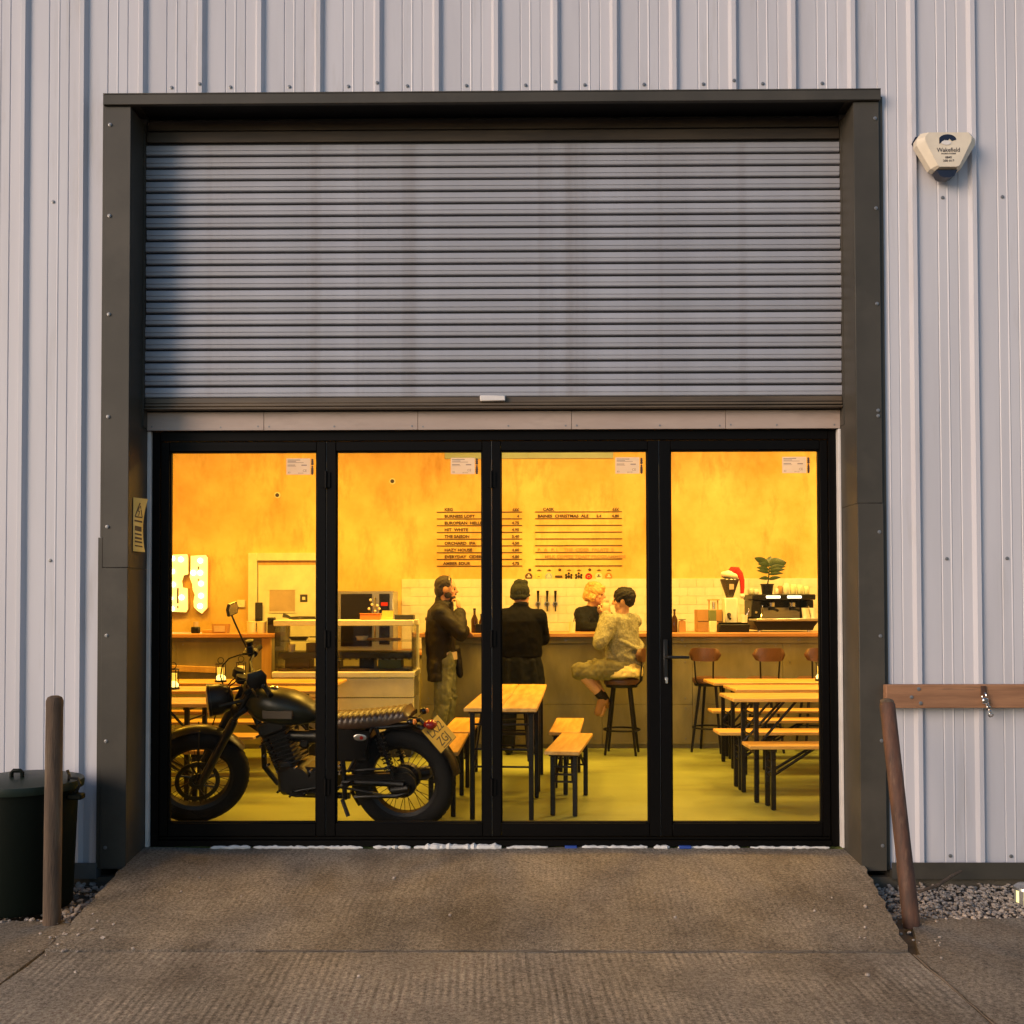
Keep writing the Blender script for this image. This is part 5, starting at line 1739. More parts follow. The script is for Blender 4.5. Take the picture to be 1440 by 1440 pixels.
# bar stools
def stool(first, x, y, rz, label):
    global ST
    if first:
        ST = thing("bar_stool", label, "bar stool", (0, 0, 0), "leather bar stools along the bar")
        MB().lathe([(.150, .665), (.168, .672), (.172, .690), (.168, .712), (.150, .724), (.0, .730)], 28).build("seat", 'leather', ST)
        MB().lathe([(.150, .640), (.158, .6645), (0, .6645)], 28).build("seat_pan", 'legblack', ST)
        for k in range(4):
            a = R(45 + 90 * k)
            MB().tube([(.11 * math.cos(a), .11 * math.sin(a), .645), (.205 * math.cos(a), .205 * math.sin(a), .004)], [.015, .012], 8).build("leg", 'legblack', ST)
        MB().torus((0, 0, .235), (0, 0, 1), .172, .009, 28, 8).build("foot_ring", 'legblack', ST)
        for sx in (-1, 1):
            MB().tube([(sx * .07, -.14, .655), (sx * .085, -.185, .70), (sx * .095, -.205, .93)], .008, 8).build("back_post", 'legblack', ST)
        mb = MB()
        n = 12
        vs, fs = [], []
        for k in range(n + 1):
            t = -1 + 2 * k / n
            x_ = t * .155
            y_ = -.215 + .055 * t * t
            hh = .060 * (1 - abs(t) ** 6) ** .5 + .004
            for (dy, dz) in ((-.016, -hh), (-.020, 0), (-.016, hh), (.012, hh), (.016, 0), (.012, -hh)):
                vs.append((x_, y_ + dy, .950 + dz))
        for k in range(n):
            for q in range(6):
                fs.append((k * 6 + q, k * 6 + (q + 1) % 6, (k + 1) * 6 + (q + 1) % 6, (k + 1) * 6 + q))
        fs += [tuple(range(6))[::-1], tuple(n * 6 + q for q in range(6))]
        mb.add(vs, fs)
        mb.build("backrest", 'leather', ST, sharp=60)
        o = ST
    else:
        o = copy_tree(ST)
        o['label'] = label
    o.location = (x, y, 0)
    o.rotation_euler = (0, 0, R(rz))


stool(True, 1.955, 10.02, -28, "empty brown leather bar stool closest to the door handle")
stool(False, 2.475, 10.00, 2, "empty brown leather bar stool in the middle of the right hand pane")
stool(False, 2.965, 10.00, 3, "empty brown leather bar stool half hidden by the door edge")
stool(False, 1.075, 9.86, 78, "brown leather bar stool the person in shorts is sitting on")
# ================================================================== people
def V(*a):
    return Vector(a)


def hand(mb, wrist, d, nrm, ts=1, curl=35):
    wrist, d = Vector(wrist), Vector(d).normalized()
    nrm = Vector(nrm)
    nrm = (nrm - d * nrm.dot(d)).normalized()
    a = d.cross(nrm).normalized()
    mb.ell(wrist + d * .045, (.052, .042, .017), (d, a, nrm), 12, 8)
    ln = (.030, .036, .034, .025)
    for i in range(4):
        p = wrist + d * .080 + a * (-.030 + .020 * i) * ts
        ang = R(curl * (.55 + .1 * i))
        for sgm in range(3):
            q = p + (d * math.cos(ang) + nrm * math.sin(ang)) * ln[i] * (1, .75, .6)[sgm]
            mb.cap(p, .0090 - .0008 * sgm, q, .0086 - .0008 * sgm, 8)
            p = q
            ang += R(curl * .9)
    p = wrist + d * .022 - a * .034 * ts
    q = p + (d * .75 - a * ts * .55 + nrm * .35).normalized() * .038
    mb.cap(p, .013, q, .011, 8)
    mb.cap(q, .011, q + (d * .9 - a * ts * .1 + nrm * .4).normalized() * .030, .009, 8)


def head(mb, c, f, up=(0, 0, 1), beard=False):
    c, f, u = Vector(c), Vector(f).normalized(), Vector(up).normalized()
    u = (u - f * u.dot(f)).normalized()
    s = f.cross(u).normalized()
    A = (f, s, u)
    mb.ell(c + u * .018, (.096, .076, .098), A, 18, 12)
    mb.ell(c + f * .026 - u * .045, (.070, .062, .068), A, 16, 10)
    mb.ell(c + f * .070 - u * .088, (.024, .030, .020), A, 12, 8)
    mb.ell(c + f * .078 + u * .028, (.020, .052, .013), A, 12, 8)
    mb.cap(c + f * .094 + u * .018, .009, c + f * .112 - u * .016, .014, 10)
    mb.ell(c + f * .094 - u * .022, (.014, .019, .010), A, 10, 6)
    mb.ell(c + f * .088 - u * .050, (.013, .024, .007), A, 10, 6)
    mb.ell(c + f * .086 - u * .062, (.012, .020, .008), A, 10, 6)
    for k in (-1, 1):
        mb.ell(c + s * k * .078 - f * .004 - u * .004, (.022, .010, .032), A, 10, 8)
        mb.ell(c + f * .060 + s * k * .040 - u * .022, (.026, .022, .022), A, 10, 8)
    return A


def eyes(c, A, parent):
    f, s, u = A
    mb = MB()
    for k in (-1, 1):
        mb.ell(Vector(c) + f * .084 + s * k * .031 + u * .006, (.010, .014, .008), A, 10, 6)
    mb.build("eye", 'eye', parent)


def body(mb, J):
    f, s = J['f'], J['f'].cross(V(0, 0, 1))
    u = V(0, 0, 1)
    A = (f, s, u)
    mb.ell(J['pel'], (.115, .155, .125), A)
    mb.ell((Vector(J['pel']) + Vector(J['che'])) / 2, (.105, .145, .18), A)
    mb.ell(J['che'], (.115, .165, .175), A)
    mb.cap(J['neck'], .060, Vector(J['head']) - u * .04, .054)
    mb.cap(Vector(J['neck']) - u * .04, .07, J['neck'], .06)
    for k in ('L', 'R'):
        mb.cap(J['neck'] - u * .035, .055, J['sh' + k], .055)
        mb.cap(J['sh' + k], .056, J['el' + k], .042)
        mb.cap(J['el' + k], .042, J['wr' + k], .027)
        mb.cap(J['hp' + k], .088, J['kn' + k], .056)
        mb.cap(J['kn' + k], .056, J['an' + k], .038)
        t = J['to' + k]
        mb.cap(J['an' + k] - u * .02, .036, J['an' + k] + t * .13 - u * .045, .026)


def person(label, base, J, skin, hands):
    t = thing("person", label, "person", base)
    mb = MB()
    body(mb, J)
    A = head(mb, J['head'], J['hf'])
    for (w_, d, n_, ts, c_) in hands:
        hand(mb, w_, d, n_, ts, c_)
    blob("body", mb, skin, t, .0068, 2)
    eyes(J['head'], A, t)
    return t, A


def sleeve(mb, J, k, r0, r1, r2):
    mb.cap(J['neck'] - V(0, 0, .045), r0 * .9, J['sh' + k], r0)
    mb.cap(J['sh' + k], r0, J['el' + k], r1)
    mb.cap(J['el' + k], r1, J['el' + k].lerp(J['wr' + k], .93), r2)


# --- man in profile with his hand at his chin
J = dict(f=V(1, 0, 0), hf=V(1, .05, -.06), head=V(-.607, 9.75, 1.580), neck=V(-.640, 9.75, 1.430), che=V(-.655, 9.75, 1.26), pel=V(-.625, 9.75, .93),
         shL=V(-.63, 9.92, 1.365), elL=V(-.50, 10.04, 1.17), wrL=V(-.445, 10.17, 1.175), shR=V(-.65, 9.58, 1.36), elR=V(-.455, 9.53, 1.165), wrR=V(-.475, 9.655, 1.365),
         hpL=V(-.61, 9.84, .90), knL=V(-.585, 9.85, .49), anL=V(-.645, 9.85, .085), hpR=V(-.62, 9.66, .90), knR=V(-.635, 9.65, .49), anR=V(-.715, 9.65, .085), toL=V(1, .1, 0), toR=V(1, -.1, 0))
pm, A = person("standing person in a long dark brown coat and grey jeans, hand at chin", (-.65, 9.75, 0), J, 'skin2',
               [(J['wrR'] + V(-.002, .004, .02), V(-.12, .25, 1), V(-1, .4, 0), 1, 55), (J['wrL'], V(.5, .8, -.35), V(0, 0, -1), 1, 25)])
mb = MB()
mb.loft([((-.640, 9.75, 1.465), .066, .075), ((-.645, 9.75, 1.43), .085, .11), ((-.655, 9.75, 1.375), .118, .195), ((-.663, 9.75, 1.25), .135, .215), ((-.663, 9.75, 1.10), .140, .215), ((-.655, 9.75, .98), .137, .21), ((-.650, 9.75, .925), .130, .205)], 24)
mb.loft([((-.665, 9.75, .96), .115, .205), ((-.690, 9.745, .84), .098, .215), ((-.683, 9.74, .715), .092, .215)], 24)
mb.cap((-.520, 9.86, 1.0), .05, (-.475, 9.84, .765), .032)
mb.cap((-.660, 9.75, 1.475), .055, (-.600, 9.75, 1.415), .075)
sleeve(mb, J, 'L', .085, .070, .058)
sleeve(mb, J, 'R', .088, .075, .060)
for zz in (1.18, 1.22):
    mb.ell((-.50, 9.56, zz), (.055, .06, .02))
blob("coat", mb, 'coatbrown', pm, .011, 2, (.12, .022))
mb = MB()
for k in 'LR':
    mb.cap(J['hp' + k] + V(0, 0, .03), .102, J['kn' + k], .075)
    mb.cap(J['kn' + k], .076, J['an' + k], .066)
    for q in (.55, .42, .20, .13):
        p = J['an' + k].lerp(J['kn' + k], q * 1.6) if q < .5 else J['kn' + k] + V(.02, 0, .06)
        mb.ell(p, (.076, .070, .016))
mb.ell(J['pel'], (.125, .165, .12))
blob("jeans", mb, 'jeans', pm, .010, 2, (.08, .024))
mb = MB()
for k in 'LR':
    mb.cap(J['an' + k] + V(-.03, 0, -.035), .045, J['an' + k] + V(.15, 0, -.045), .036)
blob("shoe", mb, 'blackp', pm, .010, 2)
mb = MB()
mb.loft([((-.600, 9.75, .915), .105, .178), ((-.605, 9.75, .940), .108, .180), ((-.610, 9.75, .985), .110, .182)], 24)
mb.build("shirt_hem", 'panelgrey', pm)
mb = MB()
f, s, u = A
c = J['head']
mb.ell(c - f * .018 + u * .040, (.096, .084, .092), A, 18, 12)
mb.ell(c - f * .050 - u * .010, (.060, .078, .075), A, 16, 10)
blob("hair", mb, 'hairgrey', pm, .006, 1, (.022, .010))
mb = MB()
mb.ell(c + f * .062 - u * .080, (.040, .052, .034), A, 14, 8)
mb.ell(c + f * .098 - u * .040, (.012, .028, .008), A, 10, 6)
for k in (-1, 1):
    mb.ell(c + f * .025 + s * k * .058 - u * .055, (.040, .010, .034), A, 10, 8)
blob("beard", mb, 'hairgrey', pm, .006, 1)
mb = MB()
mb.tube([c + f * .058 + s * .080 + u * .020, c + f * .030 + s * .086 + u * .090, c + f * .025 + s * .05 + u * .128, c + f * .025 + u * .138, c + f * .025 - s * .05 + u * .128, c + f * .030 - s * .086 + u * .090, c + f * .058 - s * .080 + u * .020], .0055, 8)
mb.build("headband", 'steel', pm)
mb = MB()
mb.ell((-.520, 9.545, 1.315), (.006, .006, .008), n=8, m=6).ell((-.535, 9.545, 1.35), (.006, .006, .008), n=8, m=6)
mb.build("button", 'steel', pm)

# --- man in black seen from behind
J = dict(f=V(.12, .99, 0), hf=V(.55, .83, -.05), head=V(.105, 9.57, 1.520), neck=V(.100, 9.55, 1.385), che=V(.100, 9.55, 1.21), pel=V(.095, 9.55, .89),
         shL=V(-.085, 9.58, 1.315), elL=V(-.165, 9.66, 1.10), wrL=V(-.04, 9.88, 1.17), shR=V(.285, 9.53, 1.315), elR=V(.318, 9.62, 1.105), wrR=V(.235, 9.86, 1.17),
         hpL=V(.005, 9.55, .86), knL=V(.00, 9.57, .46), anL=V(-.01, 9.53, .085), hpR=V(.185, 9.55, .86), knR=V(.20, 9.57, .46), anR=V(.215, 9.53, .085), toL=V(-.1, 1, 0), toR=V(.2, 1, 0))
pb, A = person("standing person seen from behind in a black coat and olive beanie", (.10, 9.55, 0), J, 'skin2',
               [(J['wrL'], V(.4, .8, .1), V(0, 0, -1), -1, 30), (J['wrR'], V(-.2, .9, .2), V(-.5, 0, -.8), 1, 30)])
mb = MB()
mb.loft([((.100, 9.545, 1.430), .075, .072), ((.100, 9.545, 1.395), .105, .09), ((.100, 9.55, 1.345), .185, .115), ((.100, 9.55, 1.26), .222, .140), ((.098, 9.55, 1.12), .222, .150), ((.098, 9.55, 1.0), .215, .150), ((.098, 9.55, .925), .212, .148)], 28)
sleeve(mb, J, 'L', .080, .072, .055)
sleeve(mb, J, 'R', .080, .075, .055)
mb.tube([(.035, 9.505, 1.435), (.100, 9.480, 1.440), (.170, 9.505, 1.435)], .022, 10)
blob("coat", mb, 'coatblack', pb, .011, 2, (.12, .018))
mb = MB()
mb.loft([((.100, 9.55, .945), .205, .142), ((.105, 9.55, .84), .215, .150), ((.110, 9.55, .72), .230, .155), ((.115, 9.55, .60), .240, .160)], 28)
for sx in (-.12, .0, .12):
    mb.cap((.105 + sx, 9.415, .90), .02, (.115 + sx * 1.15, 9.405, .62), .03)
blob("coat_skirt", mb, 'darkjeans', pb, .011, 2, (.11, .020))
mb = MB()
for k in 'LR':
    mb.cap(J['hp' + k], .098, J['kn' + k], .074)
    mb.cap(J['kn' + k], .074, J['an' + k], .062)
blob("trousers", mb, 'darkjeans', pb, .011, 2)
mb = MB()
for k in 'LR':
    mb.cap(J['an' + k] + V(0, -.03, -.035), .045, J['an' + k] + V(0, .15, -.045), .036)
blob("shoe", mb, 'blackp', pb, .010, 2)
f, s, u = A
c = J['head']
mb = MB()
mb.ell(c - f * .008 + u * .038, (.108, .092, .098), A, 20, 12)
mb.ell(c - f * .020 + u * .118, (.062, .056, .040), A, 16, 8)
mb.ell(c + f * .03 + s * .02 + u * .125, (.040, .040, .030), A, 12, 8)
mb.ell(c - f * .020 - u * .012, (.096, .090, .040), A, 20, 8)
mb.tube([c + (f * math.cos(t) * .100 + s * math.sin(t) * .086) + u * (-.006 + .02 * math.cos(t)) for t in [2 * math.pi * q / 20 for q in range(20)]], .010, 8, closed=True)
blob("beanie", mb, 'beanie', pb, .007, 1, (.05, .014))
mb = MB()
mb.ell(c + f * .062 - u * .078, (.044, .056, .046), A, 14, 8)
blob("beard", mb, 'hairgrey', pb, .007, 1)
pb.location.y += 0.30

# --- seated person in shorts
J = dict(f=V(-.75, .66, 0), hf=V(-.93, .36, -.08), head=V(1.100, 9.855, 1.468), neck=V(1.085, 9.86, 1.335), che=V(1.075, 9.86, 1.16), pel=V(1.105, 9.86, .845),
         shL=V(.955, 9.72, 1.262), elL=V(.850, 9.64, 1.075), wrL=V(.925, 9.80, 1.345), shR=V(1.205, 10.0, 1.262), elR=V(1.06, 10.16, 1.12), wrR=V(.915, 10.02, 1.33),
         hpL=V(1.06, 9.76, .825), knL=V(.665, 9.715, .800), anL=V(.885, 9.765, .545), hpR=V(1.11, 9.94, .825), knR=V(.760, 10.03, .800), anR=V(.93, 9.98, .50), toL=V(-.15, -.1, -.8), toR=V(-.3, .1, -.7))
ps, A = person("seated person in a marled jumper and khaki shorts on the bar stool", (1.08, 9.86, 0), J, 'skin',
               [(J['wrL'], V(.02, .25, .95), V(.2, 1, 0), -1, 50), (J['wrR'], V(.05, -.2, .95), V(.1, -1, 0), 1, 50)])
yaw = math.atan2(.75, .66)
mb = MB()
mb.loft([((1.105, 9.86, .845), .190, .155), ((1.103, 9.86, .89), .195, .158), ((1.09, 9.86, 1.0), .196, .150), ((1.08, 9.86, 1.12), .205, .145), ((1.078, 9.86, 1.22), .208, .135), ((1.08, 9.86, 1.29), .17, .115), ((1.085, 9.86, 1.345), .085, .078)], 28, yaw)
sleeve(mb, J, 'L', .082, .074, .052)
sleeve(mb, J, 'R', .082, .074, .052)
for (z, dx) in ((.90, .04), (.97, -.03), (1.05, .03)):
    mb.tube([(1.105 + .19 * math.cos(t) * .66 + .15 * math.sin(t) * .75 + dx * .2, 9.86 + .19 * math.cos(t) * .75 - .15 * math.sin(t) * .66, z + .05 * math.sin(t * 2 + dx * 60)) for t in [2 * math.pi * q / 24 for q in range(24)]], .018, 8, closed=True)
blob("jumper", mb, 'knit', ps, .010, 2, (.10, .022))
mb = MB()
mb.loft([((1.075, 9.84, .745), .215, .190), ((1.085, 9.845, .80), .215, .186), ((1.10, 9.86, .875), .194, .158)], 28, yaw)
blob("tshirt", mb, 'tshirt', ps, .010, 2, (.06, .022))
mb = MB()
for k, kx in (('L', V(.705, 9.72, .802)), ('R', V(.80, 10.02, .802))):
    mb.cap(J['hp' + k], .108, kx, .088)
    d = (J['kn' + k] - J['hp' + k]).normalized()
    for q in (.35, .55, .75, .92):
        p = J['hp' + k].lerp(kx, q)
        mb.tube([p + V(0, math.cos(t), math.sin(t)) * (.102 - .018 * q) + d * (.05 * math.sin(t + q * 9)) for t in [2 * math.pi * w_ / 14 for w_ in range(14)]], .014, 6, closed=True)
mb.ell(J['pel'] - V(0, 0, .03), (.16, .16, .09))
mb.cap(J['knL'] + V(-.005, 0, .0), .084, V(.705, 9.72, .802), .088)
blob("shorts", mb, 'shorts', ps, .010, 2, (.08, .026))
mb = MB()
for k in 'LR':
    an = J['an' + k]
    d = (J['kn' + k] - an).normalized()
    mb.cap(an - d * .01, .046, an + d * .065, .045)
blob("sock", mb, 'hairdark', ps, .008, 1)
mb = MB()
for k in 'LR':
    an = J['an' + k]
    t = J['to' + k]
    mb.cap(an + t * .01, .044, an + t * .17 + V(-.02, 0, 0), .038)
    mb.ell(an + V(.012, 0, -.03), (.045, .040, .05))
blob("shoe", mb, 'shoe', ps, .008, 2)
f, s, u = A
c = J['head']
mb = MB()
mb.ell(c - f * .012 + u * .042, (.108, .092, .094), A, 20, 12)
mb.ell(c - f * .048 + u * .006, (.060, .082, .072), A, 18, 10)
mb.ell(c + f * .036 + u * .080, (.050, .066, .030), A, 16, 8)
for k in (-1, 1):
    mb.ell(c + s * k * .076 + f * .03 + u * .028, (.038, .016, .045), A, 12, 8)
blob("hair", mb, 'hairdark', ps, .006, 1, (.024, .016))
t = thing("tea_glass", "pint glass held up in both hands by the seated person", "glass", (.935, 9.92, 1.40))
MB().lathe([(.024, 0), (.034, .10), (.030, .10), (.02, .006), (0, .006)], 16, Matrix.Translation((.925, 9.905, 1.375))).build("tumbler", 'jar', t)

# --- blond bartender behind the bar
J = dict(f=V(.75, -.66, 0), hf=V(.93, -.36, -.12), head=V(.925, 11.06, 1.545), neck=V(.890, 11.09, 1.405), che=V(.865, 11.11, 1.22), pel=V(.85, 11.13, .90),
         shL=V(1.005, 11.24, 1.33), elL=V(1.13, 11.12, 1.16), wrL=V(1.08, 10.95, 1.31), shR=V(.765, 10.99, 1.33), elR=V(.80, 10.86, 1.19), wrR=V(.96, 10.84, 1.19),
         hpL=V(.92, 11.19, .87), knL=V(.93, 11.18, .46), anL=V(.92, 11.2, .085), hpR=V(.80, 11.07, .87), knR=V(.81, 11.06, .46), anR=V(.80, 11.08, .085), toL=V(.8, -.5, 0), toR=V(.7, -.7, 0))
pg, A = person("blond haired person in dark clothes leaning behind the bar", (.85, 11.12, 0), J, 'skin',
               [(J['wrL'], V(-.3, -.2, .95), V(-.7, .2, 0), 1, 40), (J['wrR'], V(.9, .15, -.1), V(0, 0, -1), 1, 30)])
yaw = math.atan2(.75, .66)
mb = MB()
mb.loft([((.85, 11.13, .85), .175, .140), ((.855, 11.12, 1.0), .185, .145), ((.862, 11.11, 1.15), .195, .145), ((.868, 11.105, 1.27), .198, .13), ((.88, 11.10, 1.35), .165, .105), ((.888, 11.095, 1.415), .078, .072)], 28, yaw)
sleeve(mb, J, 'L', .078, .066, .050)
sleeve(mb, J, 'R', .078, .066, .050)
blob("shirt", mb, 'darkjeans', pg, .011, 2, (.09, .028))
mb = MB()
for k in 'LR':
    mb.cap(J['hp' + k], .098, J['kn' + k], .074)
    mb.cap(J['kn' + k], .074, J['an' + k], .062)
mb.ell(J['pel'], (.16, .16, .12))
blob("trousers", mb, 'darkjeans', pg, .011, 2)
f, s, u = A
c = J['head']
mb = MB()
mb.ell(c - f * .012 + u * .045, (.112, .098, .094), A, 20, 12)
mb.ell(c - f * .060 + u * .005, (.062, .088, .085), A, 18, 10)
mb.ell(c + f * .050 + u * .080, (.055, .066, .030), A, 14, 8)
for q_ in range(14):
    a_ = 2 * math.pi * q_ / 14
    mb.ell(c - f * (.02 + .05 * math.cos(a_)) + s * .075 * math.sin(a_) + u * (.085 + .03 * ((q_ * 7) % 5) / 5), (.030, .024, .028), A, 10, 6)
for k in (-1, 1):
    mb.ell(c + s * k * .078 - f * .01 - u * .03, (.045, .020, .055), A, 12, 8)
    mb.ell(c - f * .08 + s * k * .04 - u * .02, (.045, .05, .07), A, 12, 8)
blob("hair", mb, 'hairginger', pg, .006, 1, (.030, .014))

# ================================================================== motorcycle
mo = thing("motorcycle", "dark vintage style motorcycle with wire wheels parked just inside the glass", "motorcycle", (-1.3, 6.5, 0))
BM = Matrix.Translation((-.655, 6.47, 0)) @ Matrix.Rotation(R(-10), 4, 'Z') @ Matrix.Rotation(R(7), 4, 'X')
SD = V(-.47, 0, -.88).normalized()
SP = V(-1.0, 0, .90)
STEER = Matrix.Translation(SP) @ Matrix.Rotation(R(-31), 4, SD) @ Matrix.Translation(-SP)
FM = BM @ STEER
WB, WR = -1.385, .330


def bb(name, mb, m, parent=None, mtx=None, **kw):
    mb.v = [(mtx or BM) @ v for v in mb.v]
    return mb.build(name, m, parent or mo, **kw)


def wheel(nm, cx, mtx, brake):
    c = V(cx, 0, WR)
    prof = [(.222, -.040), (.245, -.056), (.285, -.062), (.312, -.050), (.326, -.026), (.330, 0), (.326, .026), (.312, .050), (.285, .062), (.245, .056), (.222, .040)]
    wl = bb(nm, MB().ring(c, (0, 1, 0), [(.035, -.055), (.035, .055), (.022, .060), (.022, -.060)], 20).cyl(c + V(0, -.085, 0), c + V(0, .085, 0), .010, n=10), 'fork', None, mtx)
    bb("tyre", MB().ring(c, (0, 1, 0), prof, 64), 'tyre', wl, mtx)
    mb = MB()
    for k in range(48):
        for sy in (-1, 1):
            a = 2 * math.pi * (k + (.5 if sy > 0 else 0)) / 48
            e = V(math.cos(a), 0, math.sin(a))
            t_ = V(-math.sin(a), 0, math.cos(a))
            p = c + e * .322 + V(0, sy * .024, 0)
            mb.add([p + t_ * .014 + V(0, sy * .018, 0) - e * .004, p - t_ * .014 + V(0, sy * .018, 0) - e * .004, p - t_ * .010 - V(0, sy * .016, 0) + e * .010, p + t_ * .010 - V(0, sy * .016, 0) + e * .010], [(0, 1, 2, 3)])
    bb("tread_block", mb, 'tyre', wl, mtx, fix=False)['kind'] = 'stuff'
    bb("rim", MB().ring(c, (0, 1, 0), [(.205, -.030), (.226, -.044), (.230, -.040), (.212, -.020), (.212, .020), (.230, .040), (.226, .044), (.205, .030)], 64), 'bikematt', wl, mtx)
    mb = MB()
    for k in range(36):
        a = 2 * math.pi * k / 36
        lead = R(24) * (1 if (k // 2) % 2 else -1)
        sy = -1 if k % 2 else 1
        mb.tube([c + V(math.cos(a + lead), 0, math.sin(a + lead)) * .034 + V(0, sy * .045, 0), c + V(math.cos(a), 0, math.sin(a)) * .207 + V(0, sy * .006, 0)], .0021, 5)
    bb("spokes", mb, 'bikematt', wl, mtx, fix=False)
    if brake:
        mb = MB()
        y = -.070
        mb.ring(c, (0, 1, 0), [(.112, y - .002), (.140, y - .002), (.140, y + .002), (.112, y + .002)], 48)
        mb.ring(c, (0, 1, 0), [(.03, y - .003), (.055, y - .003), (.055, y + .003), (.03, y + .003)], 24)
        for k in range(8):
            a = 2 * math.pi * k / 8
            mb.tube([c + V(math.cos(a), 0, math.sin(a)) * .05 + V(0, y, 0), c + V(math.cos(a + .25), 0, math.sin(a + .25)) * .118 + V(0, y, 0)], .006, 6)
        bb("brake_disc", mb, 'fork', wl, mtx)
    return wl


wheel("front_wheel", WB, FM, True)
wheel("rear_wheel", 0.0, BM, False)
# rear drum and sprocket on the near side
c = V(0, 0, WR)
bb("brake_drum", MB().ring(c, (0, 1, 0), [(.02, .04), (.085, .045), (.090, .085), (.03, .092)], 28), 'bikematt')
bb("rear_sprocket", MB().ring(c, (0, 1, 0), [(.05, -.058), (.098, -.058), (.098, -.064), (.05, -.064)], 40).ring(c, (0, 1, 0), [(.01, -.05), (.06, -.05), (.055, -.09), (.01, -.095)], 24), 'bikematt')


def arc(cx, r, a0, a1, half, th, n=18, lip=.012):
    """a mudguard: curved blade round the wheel"""
    vs, fs = [], []
    for k in range(n + 1):
        a = R(a0 + (a1 - a0) * k / n)
        e = V(math.cos(a), 0, math.sin(a))
        for (y, dr_) in ((-half, -lip), (-half * .6, .004), (0, .010), (half * .6, .004), (half, -lip)):
            vs.append(V(cx, y, WR) + e * (r + dr_))
        for (y, dr_) in ((half, -lip), (half * .6, .004), (0, .010), (-half * .6, .004), (-half, -lip)):
            vs.append(V(cx, y, WR) + e * (r + dr_ - th))
    for k in range(n):
        for q in range(10):
            fs.append((k * 10 + q, k * 10 + (q + 1) % 10, (k + 1) * 10 + (q + 1) % 10, (k + 1) * 10 + q))
    fs += [tuple(range(10)), tuple(n * 10 + q for q in range(10))]
    return MB().add(vs, fs)


bb("front_mudguard", arc(WB, .350, 28, 128, .060, .003), 'bikeblack', None, FM)
bb("rear_mudguard", arc(0, .352, 8, 105, .070, .003), 'bikeblack')
mb = MB()
for sy in (-1, 1):
    mb.tube([V(WB, sy * .072, WR), V(WB + .05, sy * .066, WR + .35)], .005, 6)
bb("mudguard_stay", mb, 'bikematt', None, FM)
# forks, yokes, headlamp, bars
for sy in (-1, 1):
    top = V(-.968, sy * .092, .985)
    bot = V(WB + .022, sy * .092, WR - .005)
    mid = top.lerp(bot, .52)
    fk = bb("fork_leg", MB().tube([top, mid], .0185, 14).tube([mid, bot.lerp(mid, .1), bot], [.027, .027, .024], 14).tube([top.lerp(bot, .38), top.lerp(bot, .44), mid], [.026, .030, .029], 14), 'fork', None, FM)
mb = MB()
mb.box(-.055, .045, -.125, .125, -.016, .016, ch=.005, mtx=Matrix.Translation((-.992, 0, .945)) @ Matrix.Rotation(R(-28), 4, 'Y'))
mb.box(-.055, .045, -.125, .125, -.016, .016, ch=.005, mtx=Matrix.Translation((-1.075, 0, .790)) @ Matrix.Rotation(R(-28), 4, 'Y'))
bb("fork_yoke", mb, 'bikematt', None, FM)
hm = Matrix.Translation((-1.205, 0, .852)) @ Matrix.Rotation(R(-90), 4, 'Y')
hl = bb("headlamp", MB().lathe([(.0, -.10), (.045, -.095), (.080, -.07), (.098, -.02), (.100, .04), (.104, .042), (.104, .058), (.096, .060)], 32, hm), 'bikeblack', None, FM)
bb("lamp_glass", MB().lathe([(.096, .054), (.07, .066), (.0, .072)], 28, hm), 'lens', hl, FM)
mb = MB()
for sy in (-1, 1):
    mb.tube([V(-1.02, sy * .095, .87), V(-1.20, sy * .104, .852)], .011, 8)
bb("headlamp_bracket", mb, 'bikematt', None, FM)
bb("clock", MB().lathe([(.0, -.03), (.034, -.028), (.038, .018), (.034, .022), (0, .022)], 20, Matrix.Translation((-1.06, .03, 1.005)) @ Matrix.Rotation(R(20), 4, 'Y')).lathe([(.0, -.03), (.030, -.028), (.033, .016), (0, .018)], 20, Matrix.Translation((-1.05, -.055, 1.0)) @ Matrix.Rotation(R(20), 4, 'Y')), 'bikeblack', None, FM)
hb = [V(-.90, -.365, 1.015), V(-.935, -.24, 1.045), V(-.975, -.12, 1.035), V(-.985, -.05, .985), V(-.985, .05, .985), V(-.975, .12, 1.035), V(-.935, .24, 1.045), V(-.90, .365, 1.015)]
bar = bb("handlebar", MB().tube(hb, .0115, 10).tube([hb[2], hb[5]], .007, 8), 'bikematt', None, FM)
for sy in (-1, 1):
    bb("grip", MB().tube([V(-.894, sy * .385, 1.010), V(-.932, sy * .255, 1.043)], .0175, 12), 'gasket', bar, FM)
    bb("switch_gear", MB().tube([V(-.934, sy * .25, 1.043), V(-.946, sy * .20, 1.046)], .024, 10).box(-.985, -.94, sy * .215 - .022, sy * .215 + .022, 1.03, 1.075, ch=.006), 'blackp', bar, FM)
    bb("lever", MB().tube([V(-.955, sy * .215, 1.045), V(-1.01, sy * .25, 1.038), V(-.985, sy * .36, 1.02), V(-.972, sy * .395, 1.018)], [.008, .007, .006, .008], 8), 'fork', bar, FM)
